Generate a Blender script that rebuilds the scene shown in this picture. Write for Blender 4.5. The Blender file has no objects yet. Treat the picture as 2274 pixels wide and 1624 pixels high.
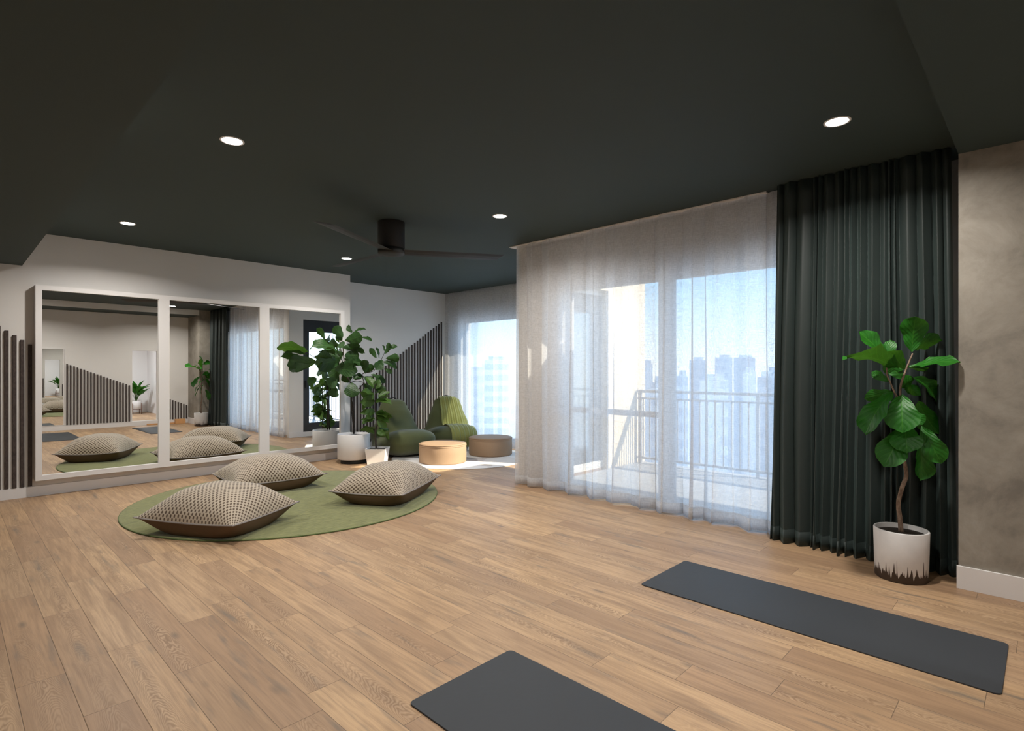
import bpy, bmesh, math, random
from mathutils import Vector, Matrix
from mathutils.bvhtree import BVHTree

sc = bpy.context.scene
COL = sc.collection
PI = math.pi
H = 2.926          # main ceiling
EYE = 1.4

# ------------------------------------------------------------------ materials
def new_mat(name):
    m = bpy.data.materials.new(name); m.use_nodes = True
    nt = m.node_tree; nt.nodes.clear()
    out = nt.nodes.new('ShaderNodeOutputMaterial')
    return m, nt, out

class NT:
    """small helper around a node tree"""
    def __init__(s, nt): s.nt = nt
    def n(s, t, **k):
        x = s.nt.nodes.new(t)
        for a, v in k.items(): setattr(x, a, v)
        return x
    def link(s, a, b): s.nt.links.new(a, b)
    def put(s, sock, v):
        if isinstance(v, bpy.types.NodeSocket): s.link(v, sock)
        elif v is not None: sock.default_value = v
    def math(s, op, a, b=None, c=None, clamp=False):
        x = s.n('ShaderNodeMath', operation=op, use_clamp=clamp)
        s.put(x.inputs[0], a)
        if b is not None: s.put(x.inputs[1], b)
        if c is not None: s.put(x.inputs[2], c)
        return x.outputs[0]
    def mixc(s, f, a, b, blend='MIX'):
        x = s.n('ShaderNodeMix', data_type='RGBA', blend_type=blend)
        s.put(x.inputs[0], f); s.put(x.inputs[6], a); s.put(x.inputs[7], b)
        return x.outputs[2]
    def noise(s, vec, scale, detail=2, rough=.5, dist=0, dims='3D'):
        x = s.n('ShaderNodeTexNoise', noise_dimensions=dims)
        if vec is not None: s.link(vec, x.inputs['Vector'])
        x.inputs['Scale'].default_value = scale; x.inputs['Detail'].default_value = detail
        x.inputs['Roughness'].default_value = rough; x.inputs['Distortion'].default_value = dist
        return x.outputs['Fac']
    def mapping(s, vec, scale=(1, 1, 1), loc=(0, 0, 0), rot=(0, 0, 0)):
        x = s.n('ShaderNodeMapping'); s.link(vec, x.inputs[0])
        x.inputs['Scale'].default_value = scale; x.inputs['Location'].default_value = loc
        x.inputs['Rotation'].default_value = rot
        return x.outputs[0]
    def ramp(s, f, stops):
        x = s.n('ShaderNodeValToRGB'); s.link(f, x.inputs[0])
        e = x.color_ramp.elements
        while len(e) < len(stops): e.new(.5)
        for i, (p, c) in enumerate(stops):
            e[i].position = p; e[i].color = c if len(c) == 4 else (*c, 1)
        return x.outputs[0]
    def bump(s, hgt, strength=.3, dist=.01):
        x = s.n('ShaderNodeBump'); s.link(hgt, x.inputs['Height'])
        x.inputs['Strength'].default_value = strength; x.inputs['Distance'].default_value = dist
        return x.outputs[0]
    def principled(s, col=None, rough=.5, metal=0, normal=None, spec=None, sheen=None, coat=None):
        x = s.n('ShaderNodeBsdfPrincipled')
        s.put(x.inputs['Base Color'], col if not isinstance(col, tuple) else (*col[:3], 1))
        s.put(x.inputs['Roughness'], rough); s.put(x.inputs['Metallic'], metal)
        if normal is not None: s.link(normal, x.inputs['Normal'])
        if spec is not None: x.inputs['Specular IOR Level'].default_value = spec
        if sheen is not None: x.inputs['Sheen Weight'].default_value = sheen
        if coat is not None: x.inputs['Coat Weight'].default_value = coat
        return x.outputs[0]
    def obj(s): return s.n('ShaderNodeTexCoord').outputs['Object']
    def uv(s): return s.n('ShaderNodeTexCoord').outputs['UV']
    def pos(s): return s.n('ShaderNodeNewGeometry').outputs['Position']
    def xyz(s, v):
        x = s.n('ShaderNodeSeparateXYZ'); s.link(v, x.inputs[0]); return x.outputs
    def comb(s, a, b, c=0.0):
        x = s.n('ShaderNodeCombineXYZ'); s.put(x.inputs[0], a); s.put(x.inputs[1], b); s.put(x.inputs[2], c)
        return x.outputs[0]

def simple(name, col, rough=.5, metal=0, noise_amt=.06, scale=12, bump=0, spec=None, sheen=None):
    m, nt, out = new_mat(name); t = NT(nt)
    f = t.noise(t.obj(), scale, 4, .6)
    c2 = tuple(min(1, c * (1 + noise_amt)) for c in col) + (1,); c1 = tuple(c * (1 - noise_amt) for c in col) + (1,)
    c = t.mixc(f, c1, c2)
    nrm = t.bump(t.noise(t.obj(), scale * 12, 3), bump, .004) if bump else None
    t.link(t.principled(c, rough, metal, nrm, spec, sheen), out.inputs[0])
    return m

def emis(name, col, k):
    m, nt, out = new_mat(name); t = NT(nt)
    e = t.n('ShaderNodeEmission'); e.inputs[0].default_value = (*col, 1); e.inputs[1].default_value = k
    t.link(e.outputs[0], out.inputs[0]); return m

def mat_floor():
    m, nt, out = new_mat('oak_planks'); t = NT(nt)
    p = t.xyz(t.pos()); W = .1735; L = 1.28
    u = t.math('DIVIDE', t.math('ADD', p[0], -.222 + W * 40), W)
    row = t.math('FLOOR', u); fu = t.math('FRACT', u)
    wn = t.n('ShaderNodeTexWhiteNoise', noise_dimensions='1D'); t.link(row, wn.inputs['W'])
    v = t.math('ADD', t.math('DIVIDE', t.math('ADD', p[1], 30.0), L), t.math('MULTIPLY', wn.outputs[0], 7.0))
    colm = t.math('FLOOR', v); fv = t.math('FRACT', v)
    w2 = t.n('ShaderNodeTexWhiteNoise', noise_dimensions='2D'); t.link(t.comb(row, colm), w2.inputs['Vector'])
    rs = t.n('ShaderNodeSeparateColor'); t.link(w2.outputs['Color'], rs.inputs[0])
    r1, r2, r3 = rs.outputs[0], rs.outputs[1], rs.outputs[2]
    # distances to joints
    du = t.math('MULTIPLY', t.math('MINIMUM', fu, t.math('SUBTRACT', 1.0, fu)), W)
    dv = t.math('MULTIPLY', t.math('MINIMUM', fv, t.math('SUBTRACT', 1.0, fv)), L)
    dmin = t.math('MINIMUM', du, dv)
    gap = t.math('SUBTRACT', 1.0, t.math('DIVIDE', dmin, .0020), clamp=True)
    # grain coordinates, shifted per plank
    gx = t.math('ADD', p[0], t.math('MULTIPLY', r1, 31.0)); gy = t.math('ADD', p[1], t.math('MULTIPLY', r2, 57.0))
    g = t.comb(gx, gy, t.math('MULTIPLY', r3, 9.0))
    fine = t.noise(t.mapping(g, (85, 3.2, 1)), 1, 5, .65)
    med = t.noise(t.mapping(g, (16, 1.5, 1)), 1, 4, .6, .4)
    broad = t.noise(t.mapping(g, (5, 1.1, 1)), 1, 3, .5)
    # cathedral figure
    cx_ = t.math('SUBTRACT', fu, t.math('ADD', .3, t.math('MULTIPLY', r3, .4)))
    warp = t.noise(t.mapping(g, (8, 2.2, 1)), 1, 3, .6)
    fld = t.math('ADD', t.math('MULTIPLY', t.math('MULTIPLY', cx_, cx_), 3.8), t.math('ADD', t.math('MULTIPLY', gy, 1.5), t.math('MULTIPLY', warp, 1.3)))
    rings = t.math('MULTIPLY_ADD', t.math('SINE', t.math('MULTIPLY', fld, 88.0)), .5, .5)
    rmask = t.math('MULTIPLY', t.math('SUBTRACT', 1.0, t.math('MULTIPLY', t.math('ABSOLUTE', cx_), 2.1), clamp=True), t.math('GREATER_THAN', r2, .42))
    rmask = t.math('MULTIPLY', rmask, t.math('MULTIPLY', t.math('SUBTRACT', broad, .3, clamp=True), 2.6, clamp=True))
    base = t.mixc(r1, (.330, .200, .115, 1), (.560, .370, .205, 1))
    base = t.mixc(t.math('MULTIPLY', r3, .5), base, (.37, .25, .155, 1))
    c = t.mixc(t.math('MULTIPLY', t.math('SUBTRACT', med, .44, clamp=True), 3.0, clamp=True), base, (.25, .155, .09, 1))
    c = t.mixc(t.math('MULTIPLY', t.math('SUBTRACT', fine, .43, clamp=True), 2.2, clamp=True), c, (.23, .145, .09, 1))
    c = t.mixc(t.math('MULTIPLY', rmask, t.math('MULTIPLY', rings, .75)), c, (.18, .105, .055, 1))
    c = t.mixc(t.math('MULTIPLY', t.math('MULTIPLY', t.math('SUBTRACT', 1.0, rings), rmask), .25), c, (.62, .46, .31, 1))
    # grey mineral streaks and knots
    st = t.noise(t.mapping(g, (14, 1.9, 1), (3, 7, 0)), 1, 3, .55)
    stm = t.math('MULTIPLY', t.math('SUBTRACT', st, .60, clamp=True), 6, clamp=True)
    c = t.mixc(t.math('MULTIPLY', stm, .75), c, (.135, .115, .095, 1))
    vor = t.n('ShaderNodeTexVoronoi', feature='F1'); t.link(t.mapping(g, (4.2, 1.5, 1)), vor.inputs['Vector']); vor.inputs['Scale'].default_value = 1
    kn = t.math('SUBTRACT', 1.0, t.math('DIVIDE', t.math('ADD', vor.outputs['Distance'], t.math('MULTIPLY', fine, .06)), .13), clamp=True)
    c = t.mixc(t.math('MULTIPLY', kn, .95), c, (.10, .082, .066, 1))
    c = t.mixc(t.math('MULTIPLY', gap, .9), c, (.07, .045, .028, 1))
    hh = t.math('SUBTRACT', t.math('MULTIPLY', fine, .25), t.math('ADD', t.math('MULTIPLY', gap, 1.2), t.math('MULTIPLY', t.math('MULTIPLY', rings, rmask), .25)))
    rough = t.math('MULTIPLY_ADD', fine, .15, .40)
    t.link(t.principled(c, rough, 0, t.bump(hh, .35, .0018), .35), out.inputs[0])
    return m

def mat_wall(name, col, amt=.025):
    m, nt, out = new_mat(name); t = NT(nt)
    f = t.noise(t.pos(), 1.3, 3, .5)
    c = t.mixc(f, tuple(x * (1 - amt) for x in col) + (1,), tuple(min(1, x * (1 + amt)) for x in col) + (1,))
    n = t.bump(t.noise(t.pos(), 260, 2), .06, .002)
    t.link(t.principled(c, .75, 0, n, .25), out.inputs[0]); return m

def mat_concrete():
    m, nt, out = new_mat('polished_plaster'); t = NT(nt); P_ = t.pos()
    a = t.noise(P_, 3.4, 7, .68, .3); b = t.noise(P_, 13, 6, .65)
    c = t.ramp(a, [(.34, (.160, .146, .125)), (.5, (.245, .225, .190)), (.66, (.320, .297, .255))])
    c = t.mixc(t.math('MULTIPLY', b, .35), c, (.32, .27, .22, 1))
    v = t.n('ShaderNodeTexVoronoi'); t.link(P_, v.inputs['Vector']); v.inputs['Scale'].default_value = 3.4
    v.inputs['Randomness'].default_value = 1
    sp = t.math('SUBTRACT', 1.0, t.math('DIVIDE', t.math('ADD', v.outputs['Distance'], t.math('MULTIPLY', b, .06)), .115), clamp=True)
    c = t.mixc(t.math('MULTIPLY', sp, .8), c, (.14, .12, .10, 1))
    c = t.mixc(t.math('MULTIPLY', t.math('SUBTRACT', t.noise(P_, 38, 2), .68, clamp=True), 3.0, clamp=True), c, (.20, .165, .14, 1))
    t.link(t.principled(c, .62, 0, t.bump(b, .12, .004), .3), out.inputs[0]); return m

def mat_sheer(name='sheer_linen', clear=.22):
    m, nt, out = new_mat(name); t = NT(nt); p = t.pos()
    weave = t.noise(t.mapping(p, (25, 25, 700)), 1, 2, .6)
    weave2 = t.noise(t.mapping(p, (700, 700, 25)), 1, 2, .6)
    slub = t.noise(t.mapping(p, (5, 5, 260)), 1, 2, .5)
    w = t.math('ADD', t.math('MULTIPLY', weave, .5), t.math('MULTIPLY', weave2, .5))
    w = t.math('ADD', w, t.math('MULTIPLY', slub, .12))
    f = t.math('ADD', t.math('MULTIPLY', t.math('SUBTRACT', w, .56), 1.5), clear, clamp=True)
    tr = t.n('ShaderNodeBsdfTransparent'); tl = t.n('ShaderNodeBsdfTranslucent'); df = t.n('ShaderNodeBsdfDiffuse')
    tr.inputs[0].default_value = (1, 1, 1, 1); tl.inputs[0].default_value = (.86, .86, .88, 1); df.inputs[0].default_value = (.72, .71, .70, 1)
    mx = t.n('ShaderNodeMixShader'); mx.inputs[0].default_value = .64; t.link(df.outputs[0], mx.inputs[1]); t.link(tl.outputs[0], mx.inputs[2])
    m2 = t.n('ShaderNodeMixShader'); t.link(f, m2.inputs[0]); t.link(mx.outputs[0], m2.inputs[1]); t.link(tr.outputs[0], m2.inputs[2])
    t.link(m2.outputs[0], out.inputs[0]); return m

def mat_glass():
    m, nt, out = new_mat('window_glass'); t = NT(nt)
    tr = t.n('ShaderNodeBsdfTransparent'); tr.inputs[0].default_value = (.95, .98, .98, 1)
    gl = t.n('ShaderNodeBsdfGlossy'); gl.inputs['Roughness'].default_value = .0
    fr = t.n('ShaderNodeFresnel'); fr.inputs[0].default_value = 1.35
    mx = t.n('ShaderNodeMixShader'); t.link(t.math('MULTIPLY', fr.outputs[0], .6), mx.inputs[0]); t.link(tr.outputs[0], mx.inputs[1]); t.link(gl.outputs[0], mx.inputs[2])
    t.link(mx.outputs[0], out.inputs[0]); return m

def mat_velvet():
    m, nt, out = new_mat('dark_green_velvet'); t = NT(nt); p = t.pos()
    f = t.noise(t.mapping(p, (3, 3, .8)), 3, 4, .6)
    c = t.mixc(f, (.014, .022, .0205, 1), (.025, .035, .0325, 1))
    n = t.bump(t.noise(t.mapping(p, (300, 300, 500)), 1, 2), .15, .001)
    b = t.n('ShaderNodeBsdfPrincipled'); t.link(c, b.inputs['Base Color']); b.inputs['Roughness'].default_value = .6
    b.inputs['Sheen Weight'].default_value = .10; b.inputs['Sheen Tint'].default_value = (.5, .75, .7, 1); t.link(n, b.inputs['Normal'])
    t.link(b.outputs[0], out.inputs[0]); return m

def mat_leaf(name, dark, light, vein):
    m, nt, out = new_mat(name); t = NT(nt); uv = t.xyz(t.uv())
    ax = t.math('ABSOLUTE', t.math('SUBTRACT', uv[0], .5))
    mid = t.math('SUBTRACT', 1.0, t.math('DIVIDE', ax, .028), clamp=True)
    s = t.math('FRACT', t.math('SUBTRACT', t.math('MULTIPLY', uv[1], 7.0), t.math('MULTIPLY', ax, 5.0)))
    sv = t.math('SUBTRACT', 1.0, t.math('DIVIDE', t.math('ABSOLUTE', t.math('SUBTRACT', s, .5)), .09), clamp=True)
    n = t.noise(t.pos(), 14, 3, .6)
    c = t.mixc(n, dark, light)
    vv = t.math('MAXIMUM', mid, t.math('MULTIPLY', sv, .6))
    c = t.mixc(t.math('MULTIPLY', vv, .38), c, vein)
    hgt = t.math('ADD', t.math('MULTIPLY', t.math('COSINE', t.math('MULTIPLY', t.math('SUBTRACT', s, .5), 6.283)), -.5), t.math('MULTIPLY', mid, -1.0))
    bs = t.principled(c, .46, 0, t.bump(hgt, .22, .005), .4)
    tl = t.n('ShaderNodeBsdfTranslucent'); t.link(t.mixc(.5, c, (.16, .35, .03, 1)), tl.inputs[0])
    mx = t.n('ShaderNodeMixShader'); mx.inputs[0].default_value = .18; t.link(bs, mx.inputs[1]); t.link(tl.outputs[0], mx.inputs[2])
    t.link(mx.outputs[0], out.inputs[0]); return m

def mat_knit():
    m, nt, out = new_mat('knit_check'); t = NT(nt); p = t.xyz(t.uv())
    a = t.math('SINE', t.math('MULTIPLY', p[0], PI / .018)); b = t.math('SINE', t.math('MULTIPLY', p[1], PI / .0225))
    pr = t.math('MULTIPLY', a, b)
    f = t.math('MULTIPLY', t.math('SUBTRACT', pr, .12), 7.0, clamp=True)
    n = t.noise(t.obj(), 9, 3, .6)
    lt = t.mixc(n, (.40, .335, .255, 1), (.52, .445, .35, 1))
    c = t.mixc(f, lt, (.105, .072, .047, 1))
    hgt = t.math('MULTIPLY', f, -1.0)
    t.link(t.principled(c, .85, 0, t.bump(hgt, .6, .006), .2, .3), out.inputs[0]); return m

def mat_rug_green():
    m, nt, out = new_mat('green_wool'); t = NT(nt); p = t.pos()
    a = t.noise(t.mapping(p, (12, 42, 1), rot=(0, 0, .5)), 1, 5, .75, .8); b = t.noise(p, 2.5, 3, .5); d = t.noise(p, 210, 2, .6)
    c = t.ramp(a, [(.3, (.100, .105, .035)), (.5, (.205, .205, .074)), (.7, (.320, .310, .125))])
    c = t.mixc(t.math('MULTIPLY', b, .2), c, (.20, .21, .08, 1))
    c = t.mixc(t.math('MULTIPLY', d, .35), c, (.10, .14, .045, 1))
    t.link(t.principled(c, .95, 0, t.bump(t.math('ADD', a, t.math('MULTIPLY', d, .6)), .7, .008), .1, .3), out.inputs[0]); return m

def mat_rug_patch():
    m, nt, out = new_mat('patchwork_wool'); t = NT(nt); p = t.pos()
    v = t.n('ShaderNodeTexVoronoi', distance='MANHATTAN'); t.link(t.mapping(p, (1.7, 1.3, 1), (.3, .15, 0), (0, 0, .4)), v.inputs['Vector']); v.inputs['Scale'].default_value = 1
    r = t.n('ShaderNodeSeparateColor'); t.link(v.outputs['Color'], r.inputs[0])
    base = t.ramp(r.outputs[0], [(.0, (.72, .69, .66)), (.45, (.80, .78, .76)), (.6, (.50, .46, .44)), (.8, (.74, .70, .66)), (1, (.58, .52, .48))])
    spk = t.noise(t.mapping(p, (14, 30, 1)), 1, 4, .7)
    mk = t.math('MULTIPLY', t.math('SUBTRACT', spk, .52, clamp=True), 6.0, clamp=True)
    mk = t.math('MULTIPLY', mk, t.math('GREATER_THAN', r.outputs[1], .5))
    c = t.mixc(t.math('MULTIPLY', mk, .7), base, (.30, .24, .21, 1))
    t.link(t.principled(c, .95, 0, t.bump(spk, .4, .006), .1), out.inputs[0]); return m

def mat_drip():
    m, nt, out = new_mat('drip_glaze'); t = NT(nt); p = t.xyz(t.obj())
    ang = t.math('ARCTAN2', p[1], p[0])
    k = t.n('ShaderNodeTexNoise', noise_dimensions='1D'); t.link(ang, k.inputs['W']); k.inputs['Scale'].default_value = 9; k.inputs['Detail'].default_value = 1.2
    k.inputs['Roughness'].default_value = .75
    k2 = t.n('ShaderNodeTexNoise', noise_dimensions='1D'); t.link(ang, k2.inputs['W']); k2.inputs['Scale'].default_value = 2.0
    line = t.math('ADD', .012, t.math('MULTIPLY', t.math('POWER', k.outputs[0], 2.2), .20))
    line = t.math('ADD', line, t.math('MULTIPLY', k2.outputs[0], .02))
    f = t.math('MULTIPLY', t.math('SUBTRACT', line, p[2]), 900.0, clamp=True)
    n = t.noise(t.obj(), 14, 4, .6)
    wh = t.mixc(n, (.60, .585, .575, 1), (.72, .70, .69, 1))
    c = t.mixc(f, wh, (.060, .042, .032, 1))
    t.link(t.principled(c, .55, 0, None, .3), out.inputs[0]); return m

def mat_bark(name, a, b):
    m, nt, out = new_mat(name); t = NT(nt)
    n = t.noise(t.mapping(t.pos(), (60, 60, 25)), 1, 4, .7)
    c = t.ramp(n, [(.35, a), (.65, b)])
    t.link(t.principled(c, .85, 0, t.bump(n, .8, .004), .2), out.inputs[0]); return m

def mat_throw():
    m, nt, out = new_mat('lime_throw'); t = NT(nt); uv = t.xyz(t.uv())
    s = t.math('SINE', t.math('MULTIPLY', uv[0], 6.283 * 11))
    n = t.noise(t.pos(), 60, 4, .6)
    c = t.mixc(n, (.22, .235, .065, 1), (.33, .34, .11, 1))
    t.link(t.principled(c, .9, 0, t.bump(t.math('ADD', s, n), .5, .008), .2, .4), out.inputs[0]); return m

def mat_blade():
    m, nt, out = new_mat('walnut_blade'); t = NT(nt)
    n = t.noise(t.mapping(t.obj(), (1.5, 26, 1)), 1, 4, .6)
    c = t.mixc(n, (.006, .005, .0045, 1), (.016, .012, .009, 1))
    t.link(t.principled(c, .55, 0, None, .3), out.inputs[0]); return m

def mat_facade(name, wall, win):
    m, nt, out = new_mat(name); t = NT(nt); p = t.xyz(t.pos())
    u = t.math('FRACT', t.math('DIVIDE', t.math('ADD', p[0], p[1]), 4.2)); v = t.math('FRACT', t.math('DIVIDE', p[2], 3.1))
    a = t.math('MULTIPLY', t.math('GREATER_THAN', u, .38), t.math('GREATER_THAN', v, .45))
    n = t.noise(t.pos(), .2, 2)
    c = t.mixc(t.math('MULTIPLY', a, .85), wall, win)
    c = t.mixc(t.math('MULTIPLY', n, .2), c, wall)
    t.link(t.principled(c, .7, 0, None, .3), out.inputs[0]); return m

M = {}
M['floor'] = mat_floor()
M['white'] = mat_wall('warm_white_paint', (.71, .69, .665))
M['trim'] = mat_wall('satin_white_trim', (.72, .70, .69), .01)
M['ceil'] = mat_wall('charcoal_ceiling_paint', (.047, .065, .062))
M['concrete'] = mat_concrete()
M['cream'] = mat_wall('cream_render', (.78, .66, .50))
M['sheer'] = mat_sheer()
M['voile'] = mat_sheer('light_voile', .42)
M['glass'] = mat_glass()
M['velvet'] = mat_velvet()
M['dark_frame'] = simple('anthracite_frame', (.018, .021, .026), .45)
M['pale_frame'] = simple('pale_window_frame', (.50, .50, .52), .45)
M['slat'] = mat_bark('brown_slat_wood', (.050, .040, .036), (.085, .066, .060))
M['knit'] = mat_knit()
M['brown'] = simple('brown_cotton', (.105, .062, .030), .85, noise_amt=.12, bump=.2)
M['piping'] = simple('grey_piping', (.26, .235, .225), .8)
M['rug'] = mat_rug_green()
M['rug_edge'] = simple('rug_binding', (.10, .14, .05), .95)
M['rug2'] = mat_rug_patch()
M['mat'] = simple('charcoal_rubber', (.034, .038, .044), .62, noise_amt=.04, scale=3, bump=.15, spec=.35)
M['leafR'] = mat_leaf('fiddle_leaf_bright', (.006, .065, .004, 1), (.020, .185, .010, 1), (.10, .34, .03, 1))
M['leafL'] = mat_leaf('fiddle_leaf_deep', (.008, .028, .007, 1), (.028, .082, .018, 1), (.11, .22, .06, 1))
M['leafS'] = mat_leaf('rubber_leaf', (.018, .075, .010, 1), (.070, .130, .020, 1), (.14, .24, .06, 1))
M['barkR'] = mat_bark('tan_bark', (.13, .085, .058), (.30, .215, .16))
M['barkD'] = mat_bark('dark_bark', (.022, .018, .015), (.060, .048, .040))
M['soil'] = simple('potting_soil', (.030, .020, .013), .95, noise_amt=.4, scale=60, bump=.8)
M['drip'] = mat_drip()
M['potwhite'] = simple('white_ceramic', (.70, .69, .69), .4, noise_amt=.02)
M['black'] = simple('matte_black', (.012, .012, .012), .55)
M['bean'] = simple('olive_canvas', (.082, .095, .033), .9, noise_amt=.14, scale=5, bump=.25, sheen=.3)
M['throw'] = mat_throw()
M['pouf'] = simple('tan_leatherette', (.33, .215, .13), .62, noise_amt=.06, scale=5, bump=.15)
M['fan'] = simple('fan_black', (.010, .010, .009), .65)
M['blade'] = mat_blade()
M['lamp'] = emis('lamp_face', (1, .97, .92), 30)
m, nt, out = new_mat('mirror_silver'); t = NT(nt)
g_ = t.n('ShaderNodeBsdfGlossy'); g_.inputs[0].default_value = (.90, .91, .90, 1); g_.inputs['Roughness'].default_value = 0
t.link(g_.outputs[0], out.inputs[0]); M['mirror'] = m
M['wood'] = simple('light_pine', (.62, .33, .14), .5, noise_amt=.15, scale=8)
M['balc'] = simple('balcony_tile', (.42, .42, .43), .8, noise_amt=.05, scale=3)
M['stone'] = simple('slab_render', (.55, .53, .52), .8)
M['rail'] = simple('railing_metal', (.30, .32, .36), .5)
M['copper'] = simple('plant_stand_metal', (.16, .07, .045), .5, .5)
M['city1'] = mat_facade('pale_haze_tower', (.62, .66, .72, 1), (.36, .43, .54, 1))  # distance haze put into the pale bluish colours of the towers
M['city2'] = mat_facade('grey_haze_tower', (.44, .49, .57, 1), (.30, .36, .46, 1))
M['city3'] = mat_facade('white_haze_tower', (.78, .80, .84, 1), (.50, .56, .66, 1))
M['ground'] = simple('hazy_city_ground', (.50, .53, .57), .95, noise_amt=.2, scale=.02)  # haze is part of this pale ground colour

# ------------------------------------------------------------------ geometry helpers
def mesh_obj(name, bm, mat, parent=None, smooth=False, kind=None, label=None):
    me = bpy.data.meshes.new(name)
    bmesh.ops.recalc_face_normals(bm, faces=bm.faces)
    bm.to_mesh(me); bm.free()
    if smooth:
        for p in me.polygons: p.use_smooth = True
    for mm in (mat if isinstance(mat, (list, tuple)) else [mat]): me.materials.append(mm)
    o = bpy.data.objects.new(name, me); COL.objects.link(o)
    if parent is not None: o.parent = parent
    if kind: o['kind'] = kind
    if label: o['label'] = label
    return o

def tag(o, label, cat, group=None):
    o['label'] = label; o['category'] = cat
    if group: o['group'] = group
    return o

def empty(name, loc, label, cat, rz=0, group=None):
    o = bpy.data.objects.new(name, None); COL.objects.link(o)
    o.empty_display_size = .1; o.location = loc; o.rotation_euler = (0, 0, rz)
    return tag(o, label, cat, group)

def box(bm, a, b, bevel=0, mi=0):
    x0, y0, z0 = a; x1, y1, z1 = b
    vs = [bm.verts.new(p) for p in ((x0, y0, z0), (x1, y0, z0), (x1, y1, z0), (x0, y1, z0), (x0, y0, z1), (x1, y0, z1), (x1, y1, z1), (x0, y1, z1))]
    fs = [bm.faces.new([vs[i] for i in q]) for q in ((3, 2, 1, 0), (4, 5, 6, 7), (0, 1, 5, 4), (1, 2, 6, 5), (2, 3, 7, 6), (3, 0, 4, 7))]
    for f in fs: f.material_index = mi
    if bevel:
        es = {e for f in fs for e in f.edges}
        bmesh.ops.bevel(bm, geom=list(es), offset=bevel, segments=2, affect='EDGES', profile=.5)
    return fs

def bx(*args, bevel=0):
    bm = bmesh.new()
    for a, b in args: box(bm, a, b, bevel)
    return bm

def lathe(bm, prof, seg=48, c=(0, 0, 0), cap=True, sx=1, sy=1):
    rings = []
    for r, z in prof:
        if r < 1e-6: rings.append([bm.verts.new((c[0], c[1], c[2] + z))])
        else: rings.append([bm.verts.new((c[0] + r * sx * math.cos(2 * PI * i / seg), c[1] + r * sy * math.sin(2 * PI * i / seg), c[2] + z)) for i in range(seg)])
    for A, B in zip(rings, rings[1:]):
        for i in range(seg):
            j = (i + 1) % seg
            if len(A) == 1 and len(B) == 1: continue
            if len(A) == 1: bm.faces.new((A[0], B[j], B[i]))
            elif len(B) == 1: bm.faces.new((A[i], A[j], B[0]))
            else: bm.faces.new((A[i], A[j], B[j], B[i]))
    if cap:
        for R in (rings[0], rings[-1]):
            if len(R) > 1: bm.faces.new(R)
    return bm

def tube(bm, pts, seg=8, cap=True):
    """pts: (x,y,z,r) smooth tube"""
    P_ = [Vector(p[:3]) for p in pts]; R_ = [p[3] for p in pts]
    # catmull-rom refine
    Q = []; RR = []
    for i in range(len(P_) - 1):
        p0 = P_[max(i - 1, 0)]; p1 = P_[i]; p2 = P_[i + 1]; p3 = P_[min(i + 2, len(P_) - 1)]
        for k in range(4):
            s = k / 4
            Q.append(.5 * ((2 * p1) + (-p0 + p2) * s + (2 * p0 - 5 * p1 + 4 * p2 - p3) * s * s + (-p0 + 3 * p1 - 3 * p2 + p3) * s ** 3))
            RR.append(R_[i] * (1 - s) + R_[i + 1] * s)
    Q.append(P_[-1]); RR.append(R_[-1])
    rings = []; up = Vector((.31, .2, .93)).normalized()
    for i, q in enumerate(Q):
        d = (Q[min(i + 1, len(Q) - 1)] - Q[max(i - 1, 0)]).normalized()
        a = d.cross(up)
        if a.length < 1e-4: a = d.cross(Vector((1, 0, 0)))
        a.normalize(); b = d.cross(a)
        rings.append([bm.verts.new(q + (a * math.cos(2 * PI * k / seg) + b * math.sin(2 * PI * k / seg)) * RR[i]) for k in range(seg)])
    for A, B in zip(rings, rings[1:]):
        for k in range(seg): bm.faces.new((A[k], A[(k + 1) % seg], B[(k + 1) % seg], B[k]))
    if cap: bm.faces.new(rings[0]); bm.faces.new(rings[-1][::-1])

def leaf(bm, uvl, B, T, Wv, curl=.1, shape='fiddle', droop=.1, rnd=random):
    B = Vector(B); T = Vector(T); Wv = Vector(Wv); a = T - B; L = a.length
    n = Wv.cross(a).normalized()
    if n.z < 0: n = -n
    NL, NW = 10, 6; ph = rnd.uniform(0, 6); rows = []
    for i in range(NL + 1):
        v = i / NL
        if shape == 'fiddle': w = (math.sin(PI * min(1, v ** 1.25 * .97 + .03)) ** .62) * (.62 + .42 * v) * (1 - .16 * math.exp(-((v - .42) / .12) ** 2))
        elif shape == 'strap': w = math.sin(PI * (v ** .8 * .96 + .03)) ** .8
        else: w = math.sin(PI * (v ** .9 * .97 + .02)) ** .8
        if v < .05: w *= .25
        row = []
        for j in range(NW + 1):
            u = j / NW * 2 - 1
            p = B + a * v + Wv * (.5 * u * w) + n * (L * (droop * math.sin(PI * v) + curl * (abs(u) ** 1.5) * w * .5 + .032 * math.sin(ph + v * 15 + u * 2.2) * abs(u) + .012 * math.sin(ph * 2 + v * 31) * u * u))
            row.append((bm.verts.new(p), (j / NW, v)))
        rows.append(row)
    for r0, r1 in zip(rows, rows[1:]):
        for j in range(NW):
            q = (r0[j], r0[j + 1], r1[j + 1], r1[j])
            f = bm.faces.new([x[0] for x in q]); f.smooth = True
            for l, x in zip(f.loops, q): l[uvl].uv = x[1]

def plain_mesh(name, bm, mat, parent):        # keeps orientation of single sheets
    me = bpy.data.meshes.new(name); bm.to_mesh(me); bm.free()
    me.materials.append(mat); o = bpy.data.objects.new(name, me); COL.objects.link(o)
    if parent is not None: o.parent = parent
    return o

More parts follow.
